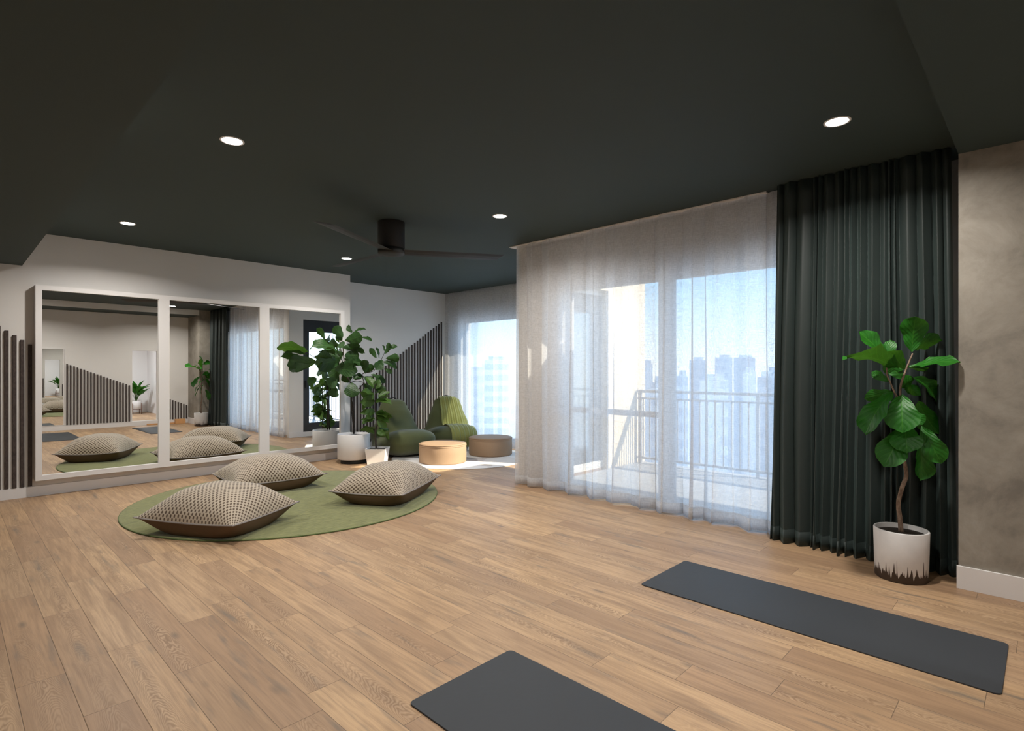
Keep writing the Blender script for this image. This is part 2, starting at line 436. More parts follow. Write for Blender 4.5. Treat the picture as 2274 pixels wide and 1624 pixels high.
def foliage(name, leaves, mat, parent, off, seed, shape='fiddle', petiole=.003, pet_mat=None):
    rnd = random.Random(seed); bm = bmesh.new(); uvl = bm.loops.layers.uv.new('UVMap'); o3 = Vector(off)
    for l in leaves:
        leaf(bm, uvl, Vector(l[0:3]) - o3, Vector(l[3:6]) - o3, l[6:9], rnd.uniform(.05, .28), shape, rnd.uniform(.02, .13), rnd)
    return plain_mesh(name, bm, mat, parent)

def stems(name, lists, mat, parent, off, seg=9):
    bm = bmesh.new()
    for L in lists: tube(bm, [(p[0] - off[0], p[1] - off[1], p[2] - off[2], p[3]) for p in L], seg)
    return mesh_obj(name, bm, mat, parent, True)

def copy_tree(o, parent=None):
    c = o.copy(); COL.objects.link(c)
    if parent is not None: c.parent = parent
    for ch in list(o.children): copy_tree(ch, c)
    return c

def structure(name, bm, mat, parent=None, smooth=False):
    return mesh_obj(name, bm, mat, parent, smooth, kind='structure')

LAMP = 36.5; SKY = 2.9; SUN = 14.0; EXPO = 0.0
LF_R=[
(4.558,0.658,1.523,4.477,0.626,1.756,-0.027,0.185,0.016),(4.569,0.646,1.541,4.765,0.516,1.606,-0.07,-0.041,0.127),(4.545,0.671,1.418,4.531,0.398,1.448,-0.153,-0.001,-0.075),
(4.502,0.788,1.474,4.424,0.94,1.668,0.122,-0.052,0.089),(4.515,0.774,1.474,4.553,0.778,1.608,0.016,-0.091,-0.002),(4.5,0.689,1.399,4.345,0.762,1.526,0.03,0.124,-0.035),
(4.458,0.718,1.412,4.083,0.932,1.476,0.116,0.229,-0.084),(4.462,0.77,1.322,4.448,0.867,1.387,0.008,-0.04,0.062),(4.501,0.746,1.25,4.475,0.916,1.201,0.039,-0.023,-0.101),
(4.468,0.751,1.251,4.281,0.872,0.972,0.101,0.196,0.018),(4.45,0.697,1.235,4.346,0.676,0.989,-0.036,0.232,-0.005),(4.596,0.648,1.352,4.802,0.55,1.199,-0.1,0.006,-0.138),
(4.565,0.694,1.287,4.675,0.623,1.226,-0.001,-0.059,0.068),(4.613,0.63,1.188,4.758,0.537,0.96,0.084,-0.119,0.102),(4.504,0.685,1.018,4.354,0.782,0.755,-0.023,0.197,0.086),
(4.48,0.681,1.032,4.391,0.658,0.855,-0.033,0.211,-0.011),(4.534,0.654,1.116,4.486,0.588,1.038,-0.017,0.092,-0.067),(4.581,0.605,1.024,4.574,0.497,0.783,-0.025,0.149,-0.066),
(4.63,0.627,0.913,4.696,0.631,0.635,-0.094,-0.148,-0.024),(4.52,0.698,1.405,4.484,0.806,1.449,-0.008,0.053,-0.137),(4.57,0.674,1.424,4.745,0.609,1.39,-0.039,-0.11,0.014),
(4.535,0.71,1.287,4.694,0.662,1.336,-0.03,0.006,0.103),(4.484,0.806,1.099,4.532,0.857,1.182,0.014,-0.066,0.033),(4.535,0.71,1.337,4.528,0.761,1.424,0.014,-0.088,0.052)
]
ST_R=[(4.508,0.709,0.305,0.0155),(4.502,0.715,0.41,0.0145),(4.495,0.722,0.497,0.013),(4.511,0.706,0.596,0.0135),(4.532,0.684,0.682,0.0125),(4.528,0.689,0.756,0.0115),(4.52,0.698,0.843,0.0105),(4.515,0.702,0.991,0.009),(4.509,0.708,1.14,0.008),(4.505,0.713,1.276,0.007),(4.528,0.689,1.387,0.006),(4.563,0.653,1.511,0.0045)]
ST_R2=[(4.508,0.71,1.189,0.006),(4.481,0.737,1.239,0.0055),(4.455,0.764,1.325,0.005),(4.442,0.777,1.375,0.0045),(4.44,0.779,1.473,0.004)]
LF_L=[
(4.226,7.665,1.892,4.083,7.669,2.054,-0.124,0.075,-0.111),(4.251,7.639,1.844,4.364,7.351,1.908,-0.064,0.023,0.218),(4.037,7.501,1.683,3.591,7.372,1.734,-0.042,0.217,0.186),
(4.021,7.518,1.626,3.71,7.335,1.66,-0.113,0.178,-0.075),(4.125,7.596,1.536,3.697,7.493,1.475,-0.051,0.022,0.319),(3.964,7.504,1.568,3.655,7.363,1.605,-0.082,0.144,-0.132),
(3.997,7.613,1.478,3.743,7.445,1.408,-0.003,0.077,-0.178),(4.12,7.703,1.421,4.33,7.414,1.386,-0.024,0.014,-0.256),(4.303,7.594,1.48,4.428,7.47,1.539,-0.04,0.021,0.13),
(4.307,7.624,1.527,4.484,7.442,1.45,-0.119,-0.082,-0.079),(4.226,7.665,1.739,4.433,7.523,1.77,-0.022,0.005,0.167),(4.276,7.614,1.727,4.524,7.537,1.654,-0.024,-0.147,0.076),
(4.376,7.654,1.975,4.373,7.8,2.087,0.03,-0.066,0.088),(4.401,7.628,1.981,4.604,7.634,2.034,0.015,-0.122,-0.042),(4.476,7.551,1.897,4.639,7.526,1.855,-0.03,-0.065,-0.078),
(4.273,7.473,1.211,4.213,7.391,0.993,-0.234,0.134,0.014),(4.322,7.559,1.291,4.498,7.554,1.302,-0.007,-0.054,0.095),(4.111,7.64,1.269,3.965,7.646,1.168,-0.121,0.068,0.178),
(4.128,7.694,1.14,4.063,7.69,0.99,-0.15,0.082,0.063),(4.143,7.606,1.804,4.108,7.428,1.728,-0.1,0.06,-0.094),(4.243,7.648,1.621,4.451,7.577,1.624,-0.004,-0.004,0.231),
(4.219,7.744,1.599,4.015,7.839,1.573,0.025,-0.008,-0.231),(4.219,7.744,1.409,4.089,7.835,1.291,0.115,-0.062,-0.175),(4.268,7.693,1.362,4.386,7.787,1.204,0.166,-0.092,0.07),
(4.277,7.756,1.671,4.141,7.839,1.575,0.102,-0.05,-0.187),(4.293,7.739,1.576,4.565,7.747,1.543,0.023,-0.017,0.186),(4.244,7.79,1.504,4.398,7.832,1.409,0.122,-0.069,0.168),
(4.242,7.835,1.768,4.089,7.835,1.822,-0.061,0.041,-0.174),(4.194,7.698,1.48,4.263,7.411,1.478,-0.002,-0.002,0.227),(4.269,7.765,1.85,4.215,7.834,1.946,0.082,-0.05,0.081)
]
LF_B=[
(4.587,7.314,1.58,4.52,7.402,1.734,-0.039,0.088,-0.067),(4.638,7.32,1.587,4.579,7.319,1.745,0.083,0.055,0.031),(4.685,7.244,1.64,4.702,7.327,1.781,0.025,0.077,-0.048),
(4.678,7.222,1.645,4.692,7.128,1.813,-0.047,0.095,0.057),(4.687,7.236,1.71,4.821,7.093,1.752,-0.055,-0.075,-0.082),(4.694,7.226,1.574,4.78,6.993,1.584,-0.03,-0.005,0.151),
(4.661,7.26,1.551,4.529,7.223,1.397,-0.131,0.082,0.092),(4.665,7.267,1.527,4.849,7.162,1.421,-0.09,-0.053,-0.103),(4.685,7.255,1.421,4.782,7.171,1.356,-0.034,0.022,-0.08),
(4.48,7.446,1.344,4.414,7.37,1.555,-0.13,0.078,-0.012),(4.496,7.451,1.362,4.566,7.368,1.48,-0.081,0.049,0.083),(4.464,7.487,1.291,4.606,7.399,1.231,-0.037,0.021,-0.119),
(4.537,7.385,1.332,4.709,7.26,1.196,-0.115,-0.067,-0.083),(4.554,7.37,1.232,4.622,7.157,1.024,-0.182,-0.006,-0.053),(4.337,7.585,1.256,4.492,7.51,1.302,-0.022,-0.087,-0.065),
(4.464,7.42,1.362,4.465,7.29,1.421,-0.062,0.037,0.084),(4.455,7.472,1.291,4.417,7.655,1.242,0.105,0.006,-0.058),(4.498,7.499,1.195,4.602,7.492,1.062,0.09,-0.052,0.073)
]
ST_L=[(4.337,7.551,0.432,0.011),(4.341,7.546,0.703,0.011),(4.325,7.563,0.879,0.011),(4.312,7.576,0.985,0.01),(4.312,7.576,1.174,0.01),(4.267,7.622,1.315,0.01),(4.243,7.648,1.468,0.009),(4.23,7.66,1.668,0.008),(4.218,7.673,1.844,0.006)]
ST_L2=[(4.361,7.569,0.429,0.009),(4.34,7.59,0.7,0.009),(4.336,7.595,0.984,0.009),(4.373,7.556,1.043,0.008),(4.431,7.497,1.149,0.007),(4.464,7.463,1.208,0.007),(4.447,7.48,1.338,0.006),(4.562,7.361,1.385,0.005),(4.636,7.285,1.527,0.004),(4.686,7.234,1.681,0.003)]
ST_L5=[(4.243,7.648,1.468,0.006),(4.146,7.576,1.571,0.005),(4.044,7.493,1.66,0.004),(4.027,7.483,1.688,0.003)]
ST_L3=[(4.363,7.538,1.056,0.006),(4.313,7.589,1.197,0.006),(4.379,7.522,1.232,0.005),(4.457,7.441,1.209,0.005)]
ST_L4=[(4.283,7.721,1.469,0.006),(4.325,7.678,1.575,0.005),(4.391,7.61,1.766,0.004),(4.416,7.584,1.968,0.003)]
LF_S=[
(4.454,7.075,0.667,4.572,7.002,0.538,-0.069,0.035,-0.082),(4.455,7.148,0.454,4.318,7.325,0.512,0.044,0.063,-0.086),(4.444,7.191,1.058,4.233,7.125,1.098,-0.004,0.069,0.089),
(4.469,7.087,0.668,4.67,7.197,0.702,0.057,-0.097,-0.027),(4.477,7.073,0.504,4.7,7.159,0.508,0.033,-0.082,-0.08),(4.438,7.096,0.942,4.541,6.939,0.943,-0.054,-0.034,0.069),
(4.444,7.125,0.677,4.362,7.35,0.595,0.071,0.058,0.088),(4.501,7.13,0.946,4.682,7.106,1.007,-0.031,-0.059,0.069),(4.44,7.112,1.057,4.688,7.163,1.007,0.033,-0.117,0.044),
(4.447,7.153,0.939,4.386,7.371,0.796,0.13,0.02,-0.026),(4.478,7.095,0.998,4.638,7.017,1.073,-0.015,-0.08,-0.052),(4.459,7.109,0.473,4.65,7.112,0.399,0.035,-0.036,0.089),
(4.46,7.141,0.66,4.61,6.928,0.715,-0.066,-0.016,0.114),(4.493,7.162,0.91,4.517,6.809,0.901,-0.158,-0.01,-0.038),(4.443,7.196,0.744,4.268,7.108,0.705,-0.022,0.001,0.097),
(4.459,7.155,0.784,4.276,7.136,0.786,0.0,0.009,0.112),(4.487,7.166,0.725,4.526,6.846,0.749,-0.135,-0.009,0.089),(4.444,7.12,0.535,4.376,7.385,0.49,0.123,0.021,-0.06),
(4.453,7.077,0.509,4.52,6.963,0.453,-0.04,0.015,-0.081),(4.513,7.148,0.7,4.587,6.913,0.732,-0.074,-0.01,0.099),(4.435,7.132,0.952,4.334,7.267,0.873,0.069,0.017,-0.06),
(4.472,7.103,0.631,4.658,7.129,0.565,0.037,-0.013,0.1),(4.465,7.083,0.506,4.672,7.111,0.344,0.045,-0.119,0.037),(4.494,7.118,0.457,4.685,7.155,0.486,-0.009,-0.029,0.093),
(4.511,7.155,0.728,4.514,6.906,0.708,-0.117,0.002,-0.044),(4.436,7.158,0.686,4.285,7.159,0.644,0.019,0.034,-0.067),(4.437,7.148,1.032,4.339,7.176,0.954,-0.046,0.032,0.07),
(4.423,7.161,0.638,4.262,7.213,0.67,0.031,0.061,0.053),(4.416,7.153,0.802,4.261,7.224,0.764,-0.014,0.016,0.087),(4.478,7.139,0.733,4.575,6.943,0.626,-0.098,-0.009,-0.072),
(4.448,7.149,1.013,4.251,7.208,1.071,-0.038,0.016,-0.145),(4.454,7.142,0.941,4.251,7.208,0.929,-0.005,0.014,0.169),(4.454,7.142,1.121,4.42,7.322,1.301,0.121,-0.015,0.039),
(4.457,7.14,1.121,4.532,7.134,1.265,0.087,-0.056,-0.048),(4.45,7.128,1.194,4.605,7.148,1.108,0.056,-0.032,0.094)
]
ST_S=[(4.469,7.127,0.219,0.013),(4.462,7.134,0.345,0.013),(4.461,7.136,0.508,0.012),(4.48,7.116,0.634,0.009),(4.457,7.14,0.796,0.008),(4.457,7.14,1.013,0.007),(4.452,7.145,1.194,0.005)]
# ================================================================== the room
YM = 8.06      # wall with the big mirrors
YA = 8.68      # end wall of the alcove
YB = -.50      # wall behind the camera
XC = 4.91      # plane of the sheer and green curtains
XW = 5.12      # window wall behind them
XA = 7.15      # window wall of the alcove
T = .25

structure('floor', bx(((-1.9, -6.0, -.12), (5.34, 8.95, 0)), ((5.34, 4.59, -.12), (7.4, 8.95, 0))), M['floor'])
structure('ceiling', bx(((-1.9, YB - T, H), (5.34, 8.95, H + .2)), ((5.34, 4.50, H), (7.4, 8.95, H + .2))), M['ceil'])
# dropped beams: dark underside, pale upright face
def beam(name, a, b, sides):
    bm = bmesh.new(); fs = box(bm, a, b)
    for i in sides: fs[i].material_index = 1
    me = bpy.data.meshes.new(name); bm.to_mesh(me); bm.free(); me.materials.append(M['ceil']); me.materials.append(M['white'])
    o = bpy.data.objects.new(name, me); COL.objects.link(o); o['kind'] = 'structure'
beam('trim_1', (-1.8, YB + .002, 2.544), (.608, YM - .002, H - .001), [3])
beam('trim_2', (.61, YB + .002, 2.790), (4.549, .41, H - .001), [4])
structure('wall_left', bx(((-2.0, YB - T, 0), (-1.8, 8.3, H))), M['white'])
structure('wall_back', bx(((-1.8, YM, 0), (4.571, YA + .2, H))), M['white'])
structure('wall_alcove', bx(((4.571, YA, 0), (XA + T, YA + .25, H))), M['white'])
# wall behind the camera, with the opening to the next room
OX0, OX1, OZ0, OZ1 = 3.30, 3.84, .115, 1.885
structure('wall_front', bx(((-1.8, YB - .12, 0), (OX0, YB, H)), ((OX1, YB - .12, 0), (5.3, YB, H)), ((OX0, YB - .12, OZ1), (OX1, YB, H)), ((OX0, YB - .12, 0), (OX1, YB, OZ0))), M['white'])
structure('wall_pillar', bx(((4.55, YB, 0), (5.32, .41, H))), M['concrete'])
# window wall, opening behind the curtains
WY0, WY1, WZ = .75, 4.13, 2.385
structure('wall_right', bx(((XW, .412, 0), (XW + .22, WY0, H)), ((XW, WY1, 0), (XW + .22, 4.598, H)), ((XW, WY0, WZ), (XW + .22, WY1, H))), M['white'])
structure('wall_corner', bx(((4.97, 4.60, 0), (5.27, 4.70, H)), ((6.62, 4.60, 0), (XA, 4.70, H)), ((5.27, 4.60, 2.46), (6.62, 4.70, H)), ((5.27, 4.60, 0), (6.62, 4.70, .10))), M['white'])
structure('wall_exterior', bx(((5.34, 4.50, -.3), (5.36, 4.598, 3.4)), ((6.62, 4.50, -.3), (7.62, 4.598, 3.4)), ((5.36, 4.50, 2.53), (6.62, 4.598, 3.4))), M['cream'])
AY0, AY1, AZ0 = 5.25, 8.34, .10
structure('wall_window_side', bx(((XA, 4.60, 0), (XA + T, AY0, H)), ((XA, AY1, 0), (XA + T, YA, H)), ((XA, AY0, WZ), (XA + T, AY1, H)), ((XA, AY0, 0), (XA + T, AY1, AZ0))), M['white'])
# baseboards
structure('baseboard_back', bx(((-1.79, YM - .015, 0), (4.571, YM, .112)), bevel=0), M['trim'])
structure('baseboard_alcove', bx(((4.571, YA - .015, 0), (XA, YA, .112)), bevel=0), M['trim'])
structure('baseboard_front', bx(((-1.79, YB, 0), (4.549, YB + .015, .112)), bevel=0), M['trim'])
structure('baseboard_pillar', bx(((4.532, YB + .016, 0), (4.55, .418, .144)), bevel=.001), M['trim'])
structure('baseboard_corner', bx(((4.965, 4.70, 0), (5.26, 4.715, .112)), bevel=0), M['trim'])

# ---- windows and door
def frame_boxes(X, y0, y1, z0, z1, posts, rails, w=.055, d=.07):
    bm = bmesh.new()
    box(bm, (X, y0, z0), (X + d, y0 + w, z1)); box(bm, (X, y1 - w, z0), (X + d, y1, z1))
    box(bm, (X, y0 + w, z1 - w), (X + d, y1 - w, z1)); box(bm, (X, y0 + w, z0), (X + d, y1 - w, z0 + w))
    for y, pw in posts: box(bm, (X + .004, y - pw / 2, z0 + w), (X + d - .004, y + pw / 2, z1 - w))
    for a, b, z in rails: box(bm, (X + .008, a, z - .03), (X + d - .008, b, z + .03))
    return bm
w1 = structure('window_1', frame_boxes(XW + .08, WY0, WY1, .0, WZ, [(2.83, .17), (1.35, .08)], [(2.915, WY1 - .055, .93)]), M['pale_frame'])
for a, b in ((WY0 + .055, 1.31), (1.39, 2.745), (2.915, WY1 - .055)):
    mesh_obj('pane', bx(((XW + .11, a, .055), (XW + .118, b, WZ - .055))), M['glass'], w1)
w2 = structure('window_2', frame_boxes(XA + .08, AY0, AY1, AZ0, WZ, [(6.8, .09)], []), M['pale_frame'])
for a, b in ((AY0 + .055, 6.755), (6.845, AY1 - .055)):
    mesh_obj('pane', bx(((XA + .11, a, AZ0 + .055), (XA + .118, b, WZ - .055))), M['glass'], w2)
d1 = bmesh.new()
DX0, DX1, DZ0, DZ1 = 5.27, 6.62, .10, 2.46
box(d1, (DX0, 4.62, DZ0), (DX0 + .13, 4.69, DZ1)); box(d1, (DX1 - .13, 4.62, DZ0), (DX1, 4.69, DZ1))
box(d1, (DX0 + .13, 4.62, DZ1 - .25), (DX1 - .13, 4.69, DZ1)); box(d1, (DX0 + .13, 4.62, DZ0), (DX1 - .13, 4.69, DZ0 + .18))
dd = structure('door_1', d1, M['dark_frame'])
mesh_obj('pane', bx(((DX0 + .13, 4.65, DZ0 + .18), (DX1 - .13, 4.658, DZ1 - .25))), M['glass'], dd)
hb = bmesh.new(); box(hb, (DX0 + .05, 4.70, 1.02), (DX0 + .075, 4.735, 1.18), .004)
mesh_obj('door_handle', hb, M['dark_frame'], dd)

# ---- curtains
def curtain(name, X, y0, y1, zt, zb, amp, pitch, seed, mat, label, cat, flare=.0, n=520, thick=0, sharp=1.0, spread=(0, 0), ridge=False, lap=.6):
    rnd = random.Random(seed)
    # irregular fold phase
    ys = []; ph = 0; k = []
    y = y0; marks = [(y0, 0)]
    while y < y1 + pitch:
        y += pitch * (rnd.uniform(.6, 1.45) if not ridge else rnd.choice((.45, .6, .8, 1.0, 1.3)) * rnd.uniform(.85, 1.15)); marks.append((y, marks[-1][1] + PI * 1.0)); k.append(rnd.uniform(.55, 1.1) if not ridge else rnd.uniform(.45, 1.25))
    k += [1, 1, 1]
    def phase(yy):
        for i in range(len(marks) - 1):
            if marks[i][0] <= yy <= marks[i + 1][0]:
                s = (yy - marks[i][0]) / (marks[i + 1][0] - marks[i][0])
                return marks[i][1] + s * PI, k[i] * (1 - s) + k[i + 1] * s
        return 0, 1
    nz = 26; bm = bmesh.new(); rows = []
    a1, a2, a3 = rnd.uniform(0, 6), rnd.uniform(0, 6), rnd.uniform(0, 6)
    for r in range(nz + 1):
        tt = (r / nz); z = zt + (zb - zt) * tt; row = []
        for c in range(n + 1):
            s = c / n
            yy = y0 + (y1 - y0) * s
            wob = .012 * math.sin(yy * 5.1 + a1 + tt * 3.0) * tt + .010 * math.sin(yy * 11.3 + a2 - tt * 4.0) * tt
            p, kk = phase(min(max(yy + wob, y0), y1 + pitch * .5))
            if ridge:
                g = -(abs(math.sin(p)) ** sharp) * 1.9 * kk + .18 * math.sin(1.3 * p + a3)
            else:
                f = math.sin(p); f = math.copysign(abs(f) ** sharp, f)
                g = f * kk + .22 * math.sin(2.3 * p + a3)
            A = amp * (.72 + .5 * tt) * (1 + flare * max(0, tt - .75) * 2)
            dx = A * g
            dy = amp * .5 * math.sin(2 * p) * kk * (.5 + .5 * tt) * lap
            ye = yy + dy * min(1, 12 * s, 12 * (1 - s)) + (spread[0] * (1 - s) + spread[1] * s) * tt
            row.append(bm.verts.new((X + dx, ye, z + (.012 * math.sin(p * .5 + a2) ** 2 * tt if r == nz and not ridge else 0))))
        rows.append(row)
    for A_, B_ in zip(rows, rows[1:]):
        for c in range(n):
            f = bm.faces.new((A_[c], A_[c + 1], B_[c + 1], B_[c])); f.smooth = True
    o = plain_mesh(name, bm, mat, None); tag(o, label, cat)
    if thick:
        md = o.modifiers.new('thickness', 'SOLIDIFY'); md.thickness = thick; md.offset = 0
    return o, n, nz
def add_hem(o, n, r0, r1, off, mat, label=None):
    me = o.data; bm = bmesh.new(); rows = []
    for r in range(r0, r1 + 1):
        rows.append([bm.verts.new((me.vertices[r * (n + 1) + c].co.x - off, me.vertices[r * (n + 1) + c].co.y, me.vertices[r * (n + 1) + c].co.z)) for c in range(n + 1)])
    for A_, B_ in zip(rows, rows[1:]):
        for c in range(n):
            f = bm.faces.new((A_[c], A_[c + 1], B_[c + 1], B_[c])); f.smooth = True
    h_ = plain_mesh('hem', bm, mat, o)
    md = h_.modifiers.new('thickness', 'SOLIDIFY'); md.thickness = .002; md.offset = 0
    return h_

c1, n_, nz_ = curtain('sheer_curtain', XC, 1.48, 4.662, H - .012, .006, .046, .125, 4, M['sheer'],
    'wide white sheer curtain in front of the balcony window, beside the dark green curtain', 'curtain', flare=.5, n=760, lap=1.5, sharp=.85)
add_hem(c1, n_, 25, 26, .002, M['sheer'])
c2, n_, nz_ = curtain('sheer_curtain', 6.97, 4.76, 8.62, H - .012, .006, .020, .16, 9, M['voile'],
    'white sheer curtain in the far alcove behind the tan poufs', 'curtain', flare=.5, n=560)
c3, n_, nz_ = curtain('velvet_curtain', XC - .085, .475, 1.60, H - .003, .0006, .046, .078, 21, M['velvet'],
    'dark green floor length curtain behind the potted tree by the plaster pillar', 'curtain', flare=.3, n=560, thick=.003, sharp=.55, spread=(-.035, .045), ridge=True)
add_hem(c3, n_, 25, 26, .004, M['velvet'])
tr = mesh_obj('curtain_track', bx(((4.885, 1.72, H - .011), (5.0, 4.787, H - .001))), M['trim']); tag(tr, 'thin white ceiling track board above the wide sheer curtain', 'curtain track')

# ---- mirror wall unit
YF = 7.93; YP = 7.955
mu = empty('wall_mirror', (2.5, YP, .22), 'large white framed wall mirror in three panes on the left wall', 'mirror')
def rel(o): o.matrix_parent_inverse = Matrix.Translation(-Vector(o.parent.location))
px_ = [(.762, 1.872), (1.990, 3.098), (3.232, 4.335)]
zp0, zp1 = .240, 2.282
fr = bmesh.new(); fx0, fx1, fz0, fz1 = .706, 4.40, .186, 2.334
box(fr, (fx0, YF, fz0), (px_[0][0], YM, fz1)); box(fr, (px_[2][1], YF, fz0), (fx1, YM, fz1))
for a, b in ((px_[0][1], px_[1][0]), (px_[1][1], px_[2][0])): box(fr, (a, YF, zp0), (b, YM, zp1))
box(fr, (px_[0][0], YF, zp1), (px_[2][1], YM, fz1)); box(fr, (px_[0][0], YF, fz0), (px_[2][1], YM, zp0))
o = mesh_obj('frame', fr, M['trim'], mu); rel(o)
for a, b in px_:
    o = mesh_obj('mirror_pane', bx(((a, YP, zp0), (b, YP + .006, zp1))), M['mirror'], mu); rel(o)

# ---- tall mirror on the wall behind
tm = empty('tall_mirror', (1.5, YB, .12), 'tall narrow mirror on the wall behind, left of the brown slats as reflected', 'mirror')
o = mesh_obj('mirror_pane', bx(((1.02, YB + .008, .125), (1.955, YB + .012, 1.885))), M['mirror'], tm); rel(o)
o = mesh_obj('frame', bx(((1.0, YB + .001, .115), (1.02, YB + .02, 1.9)), ((1.955, YB + .001, .115), (1.97, YB + .02, 1.9)), ((1.02, YB + .001, 1.885), (1.955, YB + .02, 1.9)), ((1.02, YB + .001, .115), (1.955, YB + .02, .125))), M['trim'], tm); rel(o)

# ---- slat panels
def slats(name, xs, Y0, Y1, zf, label, w=.034, zb=.118):
    bm = bmesh.new()
    for x in xs: box(bm, (x - w / 2, Y0, zb), (x + w / 2, Y1, zf(x)), .003)
    return tag(mesh_obj(name, bm, M['slat']), label, 'wall slats')
slats('slat_panel', [.672 - .064 * i for i in range(17)], YM - .022, YM - .001, lambda x: 1.678 - .75 * (x - .677), 'slanting row of dark brown vertical wall slats left of the framed mirror')
slats('slat_panel', [6.925 - .0645 * i for i in range(36)], YA - .014, YA - .001, lambda x: 2.375 - .68 * (6.95 - x), 'rising row of dark vertical wall slats behind the green bean bags', w=.032)
slats('slat_panel', [2.02 + .064 * i for i in range(20)], YB + .001, YB + .028, lambda x: 1.546 - .43 * (x - 2.013), 'descending row of brown slats on the wall behind, reflected in the left mirror pane', w=.028)
slats('slat_panel', [3.93 + .064 * i for i in range(10)], YB + .001, YB + .028, lambda x: 1.546 - .43 * (x - 2.013), 'short row of brown slats reflected near the pine block in the middle mirror pane', w=.028)
wb = mesh_obj('wooden_block', bx(((4.22, YB + .03, 0), (4.45, YB + .14, .12)), bevel=.004), M['wood']); tag(wb, 'small pale orange wooden block at the foot of the slats, reflected in the middle pane', 'block')
wb = mesh_obj('wooden_strip', bx(((3.6, YB + .03, 0), (4.215, YB + .06, .035)), bevel=.003), M['wood']); tag(wb, 'low orange wooden strip along the floor beside the wooden block, seen in the mirror', 'strip')

# ---- next room seen through the opening
structure('wall_next_back', bx(((2.0, -5.9, 0), (4.9, -5.7, 2.6))), M['trim'])
structure('wall_next_right', bx(((4.77, -5.7, 0), (4.9, YB - .12, 2.6))), M['trim'])
structure('wall_next_left', bx(((2.0, -5.7, 0), (2.1, YB - .12, 2.6))), M['trim'])
structure('ceiling_next', bx(((2.0, -5.9, 2.6), (4.9, YB - .13, 2.7))), M['trim'])

# ---- rugs and mats
def disc(name, c, r, th, mat, edge, label, seg=160, jitter=0):
    bm = bmesh.new(); rnd = random.Random(3)
    lathe(bm, [(0, 0), (r - .004, 0), (r, th * .4), (r - .002, th * .85), (r - .012, th), (0, th)], seg, cap=False)
    o = mesh_obj(name, bm, mat, None, True); o.location = (c[0], c[1], .001); tag(o, label, 'rug')
    e = bmesh.new(); pts = [(math.cos(2 * PI * i / seg) * r, math.sin(2 * PI * i / seg) * r, th * .45, th * .5) for i in range(seg)] 
    rings = []
    for x, y, z, rr in pts:
        d = Vector((x, y, 0)).normalized()
        rings.append([e.verts.new(Vector((x, y, z)) + d * rr * .7 * math.cos(a) + Vector((0, 0, rr * math.sin(a)))) for a in [2 * PI * k / 6 for k in range(6)]])
    for i in range(seg):
        A_, B_ = rings[i], rings[(i + 1) % seg]
        for k in range(6): e.faces.new((A_[k], A_[(k + 1) % 6], B_[(k + 1) % 6], B_[k]))
    mesh_obj('edge_binding', e, edge, o, True)
    return o
disc('round_rug', (2.683, 5.948), 1.565, .012, M['rug'], M['rug_edge'], 'large round olive green rug under the three floor cushions')
disc('round_rug', (5.80, 6.74), 1.10, .010, M['rug2'], M['trim'], 'pale patchwork round rug under the tan poufs and bean bags')
def yoga(x0, y0, x1, y1, label):
    bm = bmesh.new(); r = .025; pts = []
    for cx_, cy_, a0 in ((x1 - r, y1 - r, 0), (x0 + r, y1 - r, 90), (x0 + r, y0 + r, 180), (x1 - r, y0 + r, 270)):
        for k in range(6):
            a = math.radians(a0 + 18 * k); pts.append((cx_ + r * math.cos(a), cy_ + r * math.sin(a)))
    b = [bm.verts.new((x, y, .001)) for x, y in pts]; m_ = [bm.verts.new((x, y, .006)) for x, y in pts]
    mx, my = (x0 + x1) / 2, (y0 + y1) / 2
    t_ = [bm.verts.new((x + (mx - x) * .004, y + (my - y) * .002, .0075)) for x, y in pts]
    n = len(pts)
    for A_, B_ in ((b, m_), (m_, t_)):
        for i in range(n): bm.faces.new((A_[i], A_[(i + 1) % n], B_[(i + 1) % n], B_[i]))
    bm.faces.new(t_); bm.faces.new(b[::-1])
    tag(mesh_obj('yoga_mat', bm, M['mat']), label, 'yoga mat')
yoga(3.161, .14, 3.777, 1.902, 'full length charcoal yoga mat near the potted tree on the right')
yoga(1.358, .14, 1.971, 1.922, 'charcoal yoga mat cut off by the bottom of the photo')

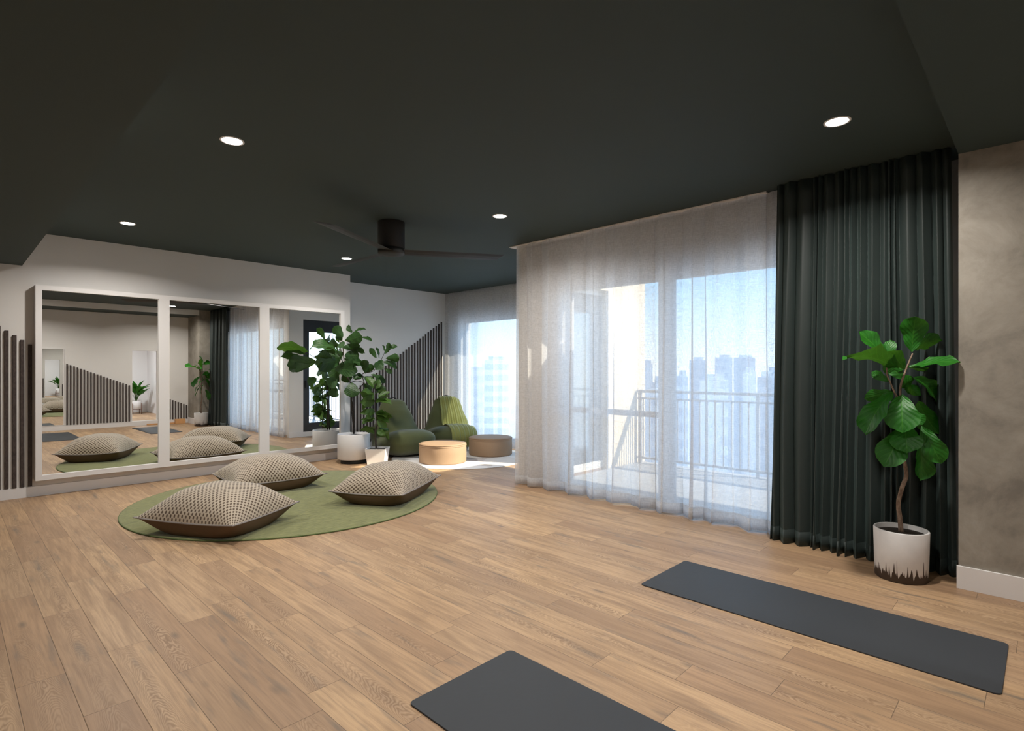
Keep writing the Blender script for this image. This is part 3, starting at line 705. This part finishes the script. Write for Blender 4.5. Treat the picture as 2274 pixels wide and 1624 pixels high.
# ---- floor cushions
def cushion(loc, rz, a, b, ht, label, seed, sag=0):
    rnd = random.Random(seed)
    root = empty('floor_cushion', loc, label, 'cushion', rz, 'knitted floor cushions on the green rug')
    N = 36; zs = .135
    def shape(u, v):
        x = u * a * (1 - .10 * (1 - abs(v) ** 2.0) * abs(u) ** 6) * .985; y = v * b * (1 - .10 * (1 - abs(u) ** 2.0) * abs(v) ** 6) * .985
        return x, y
    def seam(u, v):
        return zs - .012 + .03 * (u * v) ** 2
    def dome(u, v): return (max(0, 1 - abs(u) ** 2.9) ** .72) * (max(0, 1 - abs(v) ** 2.9) ** .72)
    def top(u, v):
        w = .006 * math.sin(u * 7 + seed) * math.sin(v * 6 + seed * 2) + .004 * math.sin(9 * u * v + seed)
        # creases near the long edges
        cr = -.018 * math.exp(-((u - .05 * math.sin(seed)) / .12) ** 2) * math.exp(-((abs(v) - .86) / .12) ** 2)
        return seam(u, v) + (ht - zs) * dome(u, v) + (w + cr) * dome(u, v) ** .3
    def bot(u, v):
        return max(0.0, seam(u, v) - (zs + .02) * min(1, dome(u, v) * 1.35))
    for nm, fn, mt in (('top_cover', top, M['knit']), ('underside', bot, M['brown'])):
        bm = bmesh.new(); g = []; uvl = bm.loops.layers.uv.new('UVMap'); uvd = {}
        for i in range(N + 1):
            u = math.sin((i / N * 2 - 1) * PI / 2 * .999)
            row = []
            for j in range(N + 1):
                v = math.sin((j / N * 2 - 1) * PI / 2 * .999); x, y = shape(u, v)
                row.append(bm.verts.new((x, y, fn(u, v))))
                uvd[row[-1]] = (a * (.40 * (i / N * 2 - 1) + .68 * u), b * (.40 * (j / N * 2 - 1) + .68 * v))
            g.append(row)
        for i in range(N):
            for j in range(N):
                q = (g[i][j], g[i + 1][j], g[i + 1][j + 1], g[i][j + 1])
                f = bm.faces.new(q if nm == 'top_cover' else q[::-1]); f.smooth = True
                for l in f.loops: l[uvl].uv = uvd[l.vert]
        plain_mesh(nm, bm, mt, root)
    e = bmesh.new(); ring = []
    M4 = 40
    for k in range(4 * M4):
        s = k / M4; q = int(s); fr_ = (s - q) * 2 - 1; fr_ = math.sin(fr_ * PI / 2)
        u, v = ((fr_, -1), (1, fr_), (-fr_, 1), (-1, -fr_))[q]
        x, y = shape(u, v); ring.append(Vector((x * 1.003, y * 1.003, seam(u, v))))
    rr = .0065; n = len(ring); rings = []
    for i, p in enumerate(ring):
        d = (ring[(i + 1) % n] - ring[i - 1]).normalized(); s_ = d.cross(Vector((0, 0, 1))).normalized(); t_ = d.cross(s_)
        rings.append([e.verts.new(p + s_ * rr * math.cos(2 * PI * k / 7) + t_ * rr * math.sin(2 * PI * k / 7)) for k in range(7)])
    for i in range(n):
        A_, B_ = rings[i], rings[(i + 1) % n]
        for k in range(7): e.faces.new((A_[k], A_[(k + 1) % 7], B_[(k + 1) % 7], B_[k]))
    mesh_obj('piping', e, M['piping'], root, True, label='grey piping around the seam')
    return root
RZ = .014
cushion((1.72, 5.26, RZ), math.radians(-60.5), .50, .425, .392, 'knitted beige floor cushion at the front left, largest in view', 1)
cushion((2.71, 6.66, RZ), math.radians(-4), .52, .465, .385, 'knitted beige floor cushion at the back of the rug nearest the mirror', 2)
cushion((3.40, 5.18, RZ), math.radians(31), .54, .41, .385, 'knitted beige floor cushion at the right edge of the green rug', 3)

# ---- poufs
def pouf(x, y, label):
    r = empty('round_pouf', (x, y, .012), label, 'pouf', 0, 'round tan poufs')
    R_ = .355; Hh = .285
    bm = bmesh.new(); lathe(bm, [(R_ - .012, 0), (R_ - .002, .008), (R_, .02), (R_ + .002, Hh * .5), (R_, Hh - .014), (R_ - .004, Hh - .006)], 72); mesh_obj('side_panel', bm, M['pouf'], r, True)
    bm = bmesh.new(); lathe(bm, [(R_ - .004, Hh - .006), (R_ - .010, Hh + .001), (R_ - .05, Hh + .005), (.15, Hh + .008), (0, Hh + .009)], 72, cap=False); mesh_obj('top_panel', bm, M['pouf'], r, True)
    for z in (Hh - .008, Hh - .032):
        bm = bmesh.new(); S = 72; rings = []
        for i in range(S):
            a = 2 * PI * i / S; c = Vector((math.cos(a), math.sin(a), 0))
            rings.append([bm.verts.new(c * (R_ + .0015 + .004 * math.cos(b)) + Vector((0, 0, z + .004 * math.sin(b)))) for b in [2 * PI * k / 6 for k in range(6)]])
        for i in range(S):
            for k in range(6): bm.faces.new((rings[i][k], rings[i][(k + 1) % 6], rings[(i + 1) % S][(k + 1) % 6], rings[(i + 1) % S][k]))
        mesh_obj('seam', bm, M['pouf'], r, True)
pouf(5.28, 6.58, 'round tan pouf in front of the plain green bean bag')
pouf(6.30, 6.60, 'round tan pouf nearest the sheer curtains, in front of the draped bean bag')

# ---- bean bags
def blob(bm, c, r, e=2.5, seg=28, ring=16):
    def sp(x, p): return math.copysign(abs(x) ** p, x)
    rows = []
    for i in range(ring + 1):
        ph = -PI / 2 + PI * i / ring; row = []
        for j in range(seg):
            th = 2 * PI * j / seg
            row.append(bm.verts.new((c[0] + r[0] * sp(math.cos(ph), 2 / e) * sp(math.cos(th), 2 / e), c[1] + r[1] * sp(math.cos(ph), 2 / e) * sp(math.sin(th), 2 / e), c[2] + r[2] * sp(math.sin(ph), 2 / e))))
        rows.append(row)
    for A_, B_ in zip(rows, rows[1:]):
        for j in range(seg): bm.faces.new((A_[j], A_[(j + 1) % seg], B_[(j + 1) % seg], B_[j]))
    bm.faces.new(rows[0][::-1]); bm.faces.new(rows[-1])
def bean_mesh(seed):
    rnd = random.Random(seed); bm = bmesh.new()
    blob(bm, (0, -.02, .20), (.46, .52, .20), 2.7)            # base
    blob(bm, (0, -.30, .265), (.42, .27, .165), 2.5)          # raised front of the seat
    for k in range(9):                                         # tapering back
        s = k / 8
        blob(bm, (0, .22 + .10 * s, .28 + .50 * s), (.44 - .20 * s ** .9, .27 - .15 * s, .17 - .06 * s), 2.4, 24, 12)
    bmesh.ops.recalc_face_normals(bm, faces=bm.faces)
    me = bpy.data.meshes.new('bean'); bm.to_mesh(me); bm.free()
    o = bpy.data.objects.new('bean_tmp', me); COL.objects.link(o)
    a = o.modifiers.new('r', 'REMESH'); a.mode = 'VOXEL'; a.voxel_size = .022
    b = o.modifiers.new('s', 'SMOOTH'); b.iterations = 7; b.factor = .6
    dg = bpy.context.evaluated_depsgraph_get(); ev = o.evaluated_get(dg)
    m2 = bpy.data.meshes.new_from_object(ev); bpy.data.objects.remove(o)
    for v in m2.vertices:                                      # soft creases where seat meets back, flat base
        c = v.co
        d = math.exp(-((c.y - .02) / .10) ** 2) * math.exp(-((c.z - .42) / .14) ** 2)
        c.z += .012 * math.sin(c.x * 13 + seed) * d - .02 * d
        c.y += .008 * math.sin(c.z * 21 + c.x * 5 + seed)
        c.x += .006 * math.sin(c.z * 17 + c.y * 9 + seed)
        if c.z < 0: c.z = 0
    for p in m2.polygons: p.use_smooth = True
    return m2
def bean(loc, rz, label, seed):
    r = empty('bean_bag_chair', loc, label, 'bean bag', rz, 'green bean bag chairs')
    m2 = bean_mesh(seed); m2.materials.clear(); m2.materials.append(M['bean'])
    o = bpy.data.objects.new('body', m2); COL.objects.link(o); o.parent = r
    # seams down both sides of the back and a dark carry loop at the top
    bv = BVHTree.FromPolygons([v.co for v in m2.vertices], [tuple(p.vertices) for p in m2.polygons])
    for s in (-1, 1):
        pts = []
        for k in range(17):
            z = .10 + .70 * k / 16; x_dir = -s
            h_ = bv.ray_cast(Vector((s * 1.0, .02 + .26 * (z / .8), z)), Vector((x_dir, 0, 0)))
            if h_[0]: pts.append((*(h_[0] + Vector((s * .001, 0, 0))), .0035))
        if len(pts) > 3:
            bm = bmesh.new(); tube(bm, pts, 6); mesh_obj('seam', bm, M['bean'], r, True)
    h_ = bv.ray_cast(Vector((0, .33, 2)), Vector((0, 0, -1)))
    zt = h_[0].z if h_[0] else .86
    bm = bmesh.new(); tube(bm, [(-.07, .33, zt - .02, .009), (-.05, .33, zt + .015, .009), (0, .33, zt + .032, .009), (.05, .33, zt + .015, .009), (.07, .33, zt - .02, .009)], 8)
    mesh_obj('carry_loop', bm, M['black'], r, True)
    return r, bv
bean((5.30, 7.68, .012), math.radians(-8), 'plain olive green bean bag chair beside the potted plants', 2)
rb, bv = bean((6.31, 7.66, .012), math.radians(-27), 'olive green bean bag chair draped with a lime throw', 5)
# throw draped over the second bean bag: from behind the back, over it, across the seat and down the front
bm = bmesh.new(); uvl = bm.loops.layers.uv.new('UVMap'); rows = []
NV, NU = 70, 44
path = []
for k in range(NV + 1):
    s = k / NV
    if s < .45: a = s / .45; path.append((Vector((0, .10, .48)), math.radians(122 - 110 * a)))        # fan around a centre inside the back
    elif s < .78: a = (s - .45) / .33; path.append((Vector((0, -.02 - .20 * a, .15)), None))
    else: a = (s - .78) / .22; path.append((Vector((0, -.22, .15)), math.radians(-0 - 0)))
# profile points in the y-z plane found by casting rays outward-in
prof = []
for k in range(NV + 1):
    s = k / NV
    if s < .12: prof.append((Vector((0, .75, .62 + 2.2 * s)), Vector((0, -1, 0))))
    elif s < .22: a = (s - .12) / .10; prof.append((Vector((0, .42 - .20 * a, 1.6)), Vector((0, 0, -1))))
    elif s < .52: a = (s - .22) / .30; prof.append((Vector((0, -.70 - 0 * a, .85 - .40 * a)), Vector((0, 1, 0))))
    elif s < .66: a = (s - .52) / .14; prof.append((Vector((0, .02 - .27 * a, 1.4)), Vector((0, 0, -1))))
    else:
        a = math.radians(90 - 118 * (s - .66) / .34); dd_ = Vector((0, -math.cos(a), math.sin(a))); prof.append((Vector((0, -.25, .19)) + dd_, -dd_))
for k, (o_, d_) in enumerate(prof):
    row = []; s = k / NV
    wl = -.16 + .02 * min(1, s * 2) + .06 * max(0, (s - .5) * 2); wr = .17 + .19 * min(1, s * 1.9)
    last = None
    for j in range(NU + 1):
        u = j / NU; x = wl + (wr - wl) * u + .010 * math.sin(s * 7)
        h_ = bv.ray_cast(o_ + Vector((x, 0, 0)), d_)
        p = h_[0]
        if p is None: p = last if last is not None else o_ + Vector((x, 0, 0)) + d_ * .9
        nrm = h_[1] if h_[1] is not None else -d_
        rip = .020 + .009 * (math.sin(u * 6.283 * 5.5 + 1.5 * math.sin(s * 5)) * .5 + .5)
        q = p + (-d_ * .6 + nrm * .4).normalized() * rip
        last = p; row.append((bm.verts.new(q), (u, s)))
    rows.append(row)
for A_, B_ in zip(rows, rows[1:]):
    for j in range(NU):
        q = (A_[j], A_[j + 1], B_[j + 1], B_[j])
        f = bm.faces.new([x[0] for x in q]); f.smooth = True
        for l, x in zip(f.loops, q): l[uvl].uv = x[1]
for _ in range(1): bmesh.ops.smooth_vert(bm, verts=[v for v in bm.verts], factor=.4, use_axis_x=True, use_axis_y=True, use_axis_z=True)
th = plain_mesh('throw_blanket', bm, M['throw'], None)
th.matrix_world = Matrix.Translation(rb.location) @ Matrix.Rotation(rb.rotation_euler.z, 4, 'Z')
md = th.modifiers.new('t', 'SOLIDIFY'); md.thickness = .006; md.offset = 1
tag(th, 'ribbed lime green throw draped over the right hand bean bag', 'throw')

# ---- plants
def pot_shell(bm, r0, r1, h0, h1, wall=.012, soil=.035, seg=64):
    lathe(bm, [(0, h0), (r0 - .006, h0), (r0, h0 + .006), (r1, h1 - .005), (r1 - .003, h1), (r1 - wall + .003, h1), (r1 - wall, h1 - .005), (r1 - wall, h1 - soil - .03), (0, h1 - soil - .03)], seg, cap=False)
def soil_disc(bm, r, z, seed):
    rnd = random.Random(seed); c = bm.verts.new((0, 0, z + .012)); prev = [c]
    rings = []
    for k in range(1, 7):
        rings.append([bm.verts.new((r * k / 6 * math.cos(2 * PI * i / 28), r * k / 6 * math.sin(2 * PI * i / 28), z + .012 * (1 - (k / 6) ** 2) + (rnd.uniform(-.003, .003) if k < 6 else 0))) for i in range(28)])
    for i in range(28): bm.faces.new((c, rings[0][i], rings[0][(i + 1) % 28]))
    for A_, B_ in zip(rings, rings[1:]):
        for i in range(28): bm.faces.new((A_[i], B_[i], B_[(i + 1) % 28], A_[(i + 1) % 28]))
pR = (4.508, .709, 0)
r = empty('potted_tree', pR, 'tall fiddle leaf tree in a drip glazed white pot before the green curtain', 'potted plant')
bm = bmesh.new(); pot_shell(bm, .150, .158, 0, .330, .014, .03)
mesh_obj('pot', bm, M['drip'], r, True)
bm = bmesh.new(); soil_disc(bm, .144, .298, 1); mesh_obj('soil', bm, M['soil'], r, True)
tr_ = stems('trunk', [ST_R, ST_R2], M['barkR'], r, pR)
foliage('foliage', LF_R, M['leafR'], r, pR, 11)
fig = r

pL = (4.345, 7.555, 0)
r = empty('potted_tree', pL, 'large fiddle leaf tree in a round white planter at the end of the mirror', 'potted plant')
bm = bmesh.new(); pot_shell(bm, .240, .240, .062, .435, .014, .035); mesh_obj('pot', bm, M['potwhite'], r, True)
bm = bmesh.new(); lathe(bm, [(.190, 0), (.192, .004), (.192, .062)], 56); mesh_obj('plinth', bm, M['black'], r, True)
bm = bmesh.new(); soil_disc(bm, .226, .395, 2); mesh_obj('soil', bm, M['soil'], r, True)
stems('trunk', [ST_L, ST_L2, ST_L3, ST_L4, ST_L5], M['barkD'], r, pL)
foliage('foliage', LF_L + LF_B, M['leafL'], r, pL, 12)

pS = (4.49, 7.13, 0)
r = empty('potted_plant', pS, 'small leafy rubber plant in a tapered square white pot in front of the bean bag', 'potted plant')
bm = bmesh.new(); a0, a1, hh = .118, .150, .245; rot = math.radians(44)
def sq(a, z): return [bm.verts.new((x * a * math.cos(rot) - y * a * math.sin(rot), x * a * math.sin(rot) + y * a * math.cos(rot), z)) for x, y in ((-1, -1), (1, -1), (1, 1), (-1, 1))]
q = [sq(a0, 0), sq(a1, hh), sq(a1 - .014, hh), sq(a1 - .02, hh - .045)]
for A_, B_ in zip(q, q[1:]):
    for i in range(4): bm.faces.new((A_[i], A_[(i + 1) % 4], B_[(i + 1) % 4], B_[i]))
bm.faces.new(q[0][::-1]); bm.faces.new(q[-1])
mesh_obj('pot', bm, M['potwhite'], r)
bm = bmesh.new(); s_ = [bm.verts.new((x * .131 * math.cos(rot) - y * .131 * math.sin(rot), x * .131 * math.sin(rot) + y * .131 * math.cos(rot), hh - .02)) for x, y in ((-1, -1), (1, -1), (1, 1), (-1, 1))]
cv = bm.verts.new((0, 0, hh - .012))
for i in range(4): bm.faces.new((s_[i], s_[(i + 1) % 4], cv))
bm.faces.new(s_[::-1])
mesh_obj('soil', bm, M['soil'], r)
stems('trunk', [ST_S], M['barkD'], r, pS)
foliage('foliage', LF_S, M['leafS'], r, pS, 13, 'oval')

# plant on a metal stand in the next room
pN = (4.30, -4.95, 0)
r = empty('potted_plant', pN, 'leafy plant in a grey pot on a thin metal stand, seen small in the reflection', 'potted plant')
bm = bmesh.new(); pot_shell(bm, .13, .15, .16, .42, .012, .03, 40); mesh_obj('pot', bm, M['potwhite'], r, True)
bm = bmesh.new(); soil_disc(bm, .137, .39, 4); mesh_obj('soil', bm, M['soil'], r, True)
bm = bmesh.new()
for k in range(4):
    a = PI / 4 + PI / 2 * k; c, s = math.cos(a), math.sin(a); tube(bm, [(c * .17, s * .17, 0, .009), (c * .17, s * .17, .2, .009), (c * .17, s * .17, .34, .009)], 6)
    b = a + PI / 2; tube(bm, [(c * .17, s * .17, .15, .007), ((c + math.cos(b)) * .085, (s + math.sin(b)) * .085, .15, .007), (math.cos(b) * .17, math.sin(b) * .17, .15, .007)], 6)
mesh_obj('stand', bm, M['copper'], r, True)
rnd = random.Random(8); lv = []; st_ = []
for k in range(22):
    a = rnd.uniform(0, 2 * PI); L = rnd.uniform(.35, .62); el = rnd.uniform(.5, 1.45); z0 = .42 + rnd.uniform(0, .12)
    dx, dy, dz = math.cos(a) * math.cos(el), math.sin(a) * math.cos(el), math.sin(el)
    b = (dx * .15, dy * .15, z0 + dz * .25); t_ = (dx * L * 1.1, dy * L * 1.1, z0 + dz * L * 1.1)
    lv.append((*b, *t_, -math.sin(a) * .15, math.cos(a) * .15, 0)); st_.append([(0, 0, .395, .006), (dx * .07, dy * .07, z0 + dz * .1, .005), (*b, .004)])
foliage('foliage', lv, M['leafR'], r, (0, 0, 0), 9, 'strap')
stems('stem', st_, M['leafS'], r, (0, 0, 0), 6)

# ---- ceiling fan
DF = 5.70; fx, fy = .718 * DF + .696 * -1.246, .696 * DF - .718 * -1.246
r = empty('ceiling_fan', (fx, fy, H), 'black three blade ceiling fan hanging between the downlights', 'ceiling fan')
bm = bmesh.new(); lathe(bm, [(0, -.002), (.137, -.002), (.1375, -.006), (.1375, -.268), (.134, -.272), (0, -.272)], 56, cap=False); mesh_obj('motor_housing', bm, M['fan'], r, True)
bm = bmesh.new(); lathe(bm, [(0, -.274), (.128, -.274), (.128, -.285), (.136, -.288), (.136, -.322), (.128, -.333), (.06, -.337), (0, -.338)], 56, cap=False); mesh_obj('hub', bm, M['fan'], r, True)
base_a = math.atan2(.696, .718) - PI / 2
for dl, ddp in ((1.13, .30), (-.32, -1.12), (-.915, .89)):
    wx = .718 * ddp + .696 * dl; wy = .696 * ddp - .718 * dl; ang = math.atan2(wy, wx); L = 1.15
    bm = bmesh.new(); N = 12; rows = []
    for i in range(N + 1):
        s = i / N; x = .10 + (L - .10) * s; wd = .080 + .012 * s; tilt = math.radians(-9)
        if i == N: pass
        row = []
        for j, (yy, zz) in enumerate(((-1, 0), (-.4, .006), (.4, .006), (1, 0), (.4, -.005), (-.4, -.005))):
            y = yy * wd; xx = x - (.03 * yy if i == N else 0)
            row.append(bm.verts.new((xx, y * math.cos(tilt) - zz * math.sin(tilt), y * math.sin(tilt) + zz * math.cos(tilt))))
        rows.append(row)
    for A_, B_ in zip(rows, rows[1:]):
        for j in range(6): bm.faces.new((A_[j], A_[(j + 1) % 6], B_[(j + 1) % 6], B_[j]))
    bm.faces.new(rows[0][::-1]); bm.faces.new(rows[-1])
    b = mesh_obj('blade', bm, M['blade'], r); b.location = (0, 0, -.305); b.rotation_euler = (0, 0, ang)

# ---- recessed downlights
LIGHTS = [(1.34, 3.89, 'round recessed downlight nearest the left beam, large in view'),
          (1.34, 6.86, 'round recessed downlight close above the left mirror pane, second smallest on the left'),
          (3.84, 3.89, 'round recessed downlight right of the ceiling fan'),
          (3.84, 6.87, 'round recessed downlight behind the fan blade, furthest in view'),
          (3.82, .925, 'round recessed downlight above the dark green curtain'),
          (1.34, .925, 'round recessed downlight above the cropped yoga mat, out of view overhead')]
first = None
for x, y, lab in LIGHTS:
    if first is None:
        r = empty('recessed_downlight', (x, y, H), lab, 'ceiling light', 0, 'recessed ceiling downlights')
        bm = bmesh.new(); lathe(bm, [(.060, -.001), (.075, -.001), (.075, -.004), (.070, -.006), (.062, -.005), (.060, -.001)], 40, cap=False); mesh_obj('trim_ring', bm, M['trim'], r, True)
        bm = bmesh.new(); lathe(bm, [(0, -.0035), (.061, -.0035), (.061, -.0015), (0, -.0015)], 40, cap=False); mesh_obj('lamp_face', bm, M['lamp'], r, True)
        first = r
    else:
        r = copy_tree(first); r.location = (x, y, H); r['label'] = lab
    ld = bpy.data.lights.new('downlight', 'AREA'); ld.shape = 'DISK'; ld.size = .12; ld.energy = LAMP; ld.color = (1, .945, .88); ld.spread = math.radians(152)
    lo = bpy.data.objects.new('downlight_source', ld); COL.objects.link(lo); lo.location = (x, y, H - .008)
for x, y in ((3.4, -3.4),):  # added fill lamp without a fixture, lights the next room
    ld = bpy.data.lights.new('next_room_fill', 'AREA'); ld.shape = 'DISK'; ld.size = .3; ld.energy = 90; ld.color = (.92, .96, 1)
    lo = bpy.data.objects.new('next_room_fill_source', ld); COL.objects.link(lo); lo.location = (x, y, 2.58)

# ================================================================== outside
structure('balcony_floor', bx(((XW + .22, -3.0, -.25), (7.50, 4.49, -.005))), M['balc'])
structure('balcony_slab', bx(((XW + .22, -3.0, 2.95), (7.50, 2.3, 3.15))), M['stone'])
RX = 7.38
r = empty('balcony_railing', (RX, 2.0, 0), 'metal balcony railing with upright bars seen through the sheer curtain', 'railing')
def rl(o): o.matrix_parent_inverse = Matrix.Translation(-Vector(r.location)); return o
rl(mesh_obj('top_rail', bx(((RX - .03, -2.9, 1.06), (RX + .03, 4.48, 1.10)), bevel=.004), M['rail'], r))
rl(mesh_obj('middle_rail', bx(((RX - .02, -2.9, .96), (RX + .02, 4.48, .985))), M['rail'], r))
rl(mesh_obj('bottom_rail', bx(((RX - .02, -2.9, .06), (RX + .02, 4.48, .09))), M['rail'], r))
for y in (-2.88, -1.0, .9, 2.7, 4.44):
    rl(mesh_obj('post', bx(((RX - .024, y - .02, -.004), (RX + .024, y + .02, 1.06))), M['rail'], r))
me = None
for i in range(65):
    y = -2.78 + .112 * i
    if y > 4.4: break
    if me is None:
        o = mesh_obj('baluster', bx(((-.008, -.008, .09), (.008, .008, .96))), M['rail'], r); me = o.data
    else:
        o = bpy.data.objects.new('baluster', me); COL.objects.link(o); o.parent = r
    o.location = (0, y - 2.0, 0)
# city, its haze painted as pale bluish facade colours
def ray(px): l = (px - 1137) / 1226; return (.718 + l * .696, .696 - l * .718)
CITY = [(1437, 24, 809, 150, 1), (1489, 26, 796, 140, 2), (1515, 24, 835, 110, 3), (1549, 34, 800, 210, 2), (1607, 36, 794, 235, 1), (1653, 44, 795, 200, 2),
        (1664, 28, 826, 120, 3), (1700, 34, 838, 100, 2), (1740, 60, 815, 200, 1), (1800, 60, 800, 210, 2), (1465, 40, 850, 95, 1), (1585, 60, 846, 90, 3), (1400, 60, 815, 180, 2),
        (1870, 70, 830, 150, 1), (1960, 60, 800, 190, 2), (2060, 80, 815, 160, 3), (2170, 70, 830, 150, 1), (2290, 90, 800, 180, 2), (1100, 60, 800, 160, 1), (1040, 70, 815, 130, 2)]
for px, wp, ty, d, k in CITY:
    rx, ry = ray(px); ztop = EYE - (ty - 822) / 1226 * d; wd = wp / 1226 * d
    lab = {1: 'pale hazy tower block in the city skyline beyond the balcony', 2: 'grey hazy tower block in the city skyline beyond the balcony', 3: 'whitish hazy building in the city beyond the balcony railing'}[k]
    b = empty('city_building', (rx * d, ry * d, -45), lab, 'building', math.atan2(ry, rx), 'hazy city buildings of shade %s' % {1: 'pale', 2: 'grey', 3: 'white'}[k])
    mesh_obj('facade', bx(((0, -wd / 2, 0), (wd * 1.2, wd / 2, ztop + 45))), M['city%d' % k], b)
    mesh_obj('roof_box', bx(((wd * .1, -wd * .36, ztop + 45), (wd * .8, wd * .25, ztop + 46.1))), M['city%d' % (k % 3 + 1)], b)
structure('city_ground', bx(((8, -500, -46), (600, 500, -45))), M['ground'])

# ---- sky and sun
w = bpy.data.worlds.new('sky'); sc.world = w; w.use_nodes = True
nt = w.node_tree; nt.nodes.clear(); t = NT(nt)
o_ = t.n('ShaderNodeOutputWorld'); bg = t.n('ShaderNodeBackground')
z = t.xyz(t.n('ShaderNodeTexCoord').outputs['Generated'])[2]
c = t.ramp(z, [(0.0, (.88, .94, 1.0)), (.05, (.72, .87, 1.0)), (.14, (.42, .70, 1.0)), (.22, (.27, .58, .97)), (1, (.30, .52, .88))])
t.link(c, bg.inputs[0]); bg.inputs[1].default_value = SKY
t.link(bg.outputs[0], o_.inputs[0])
sd = bpy.data.lights.new('sun', 'SUN'); sd.energy = SUN; sd.angle = math.radians(.6); sd.color = (1, .86, .68)
so = bpy.data.objects.new('sun', sd); COL.objects.link(so)
so.rotation_euler = Vector((-1, 1.9, -1.62)).to_track_quat('-Z', 'Y').to_euler()

# ---- camera
cd = bpy.data.cameras.new('camera'); co = bpy.data.objects.new('camera', cd); COL.objects.link(co)
cd.sensor_width = 36; cd.lens = 36 * 1226 / 2274; cd.shift_y = 10 / 2274; cd.clip_end = 2000; cd.clip_start = .02
co.location = (0, 0, EYE); co.rotation_euler = (PI / 2, 0, math.atan2(.696, .718) - PI / 2)
sc.camera = co
sc.view_settings.view_transform = 'Standard'; sc.view_settings.look = 'None'; sc.view_settings.gamma = 1
sc.view_settings.use_curve_mapping = False; sc.view_settings.exposure = EXPO
sc.cycles.max_bounces = 10; sc.cycles.diffuse_bounces = 5; sc.cycles.glossy_bounces = 6; sc.cycles.transparent_max_bounces = 24
sc.cycles.sample_clamp_indirect = 6
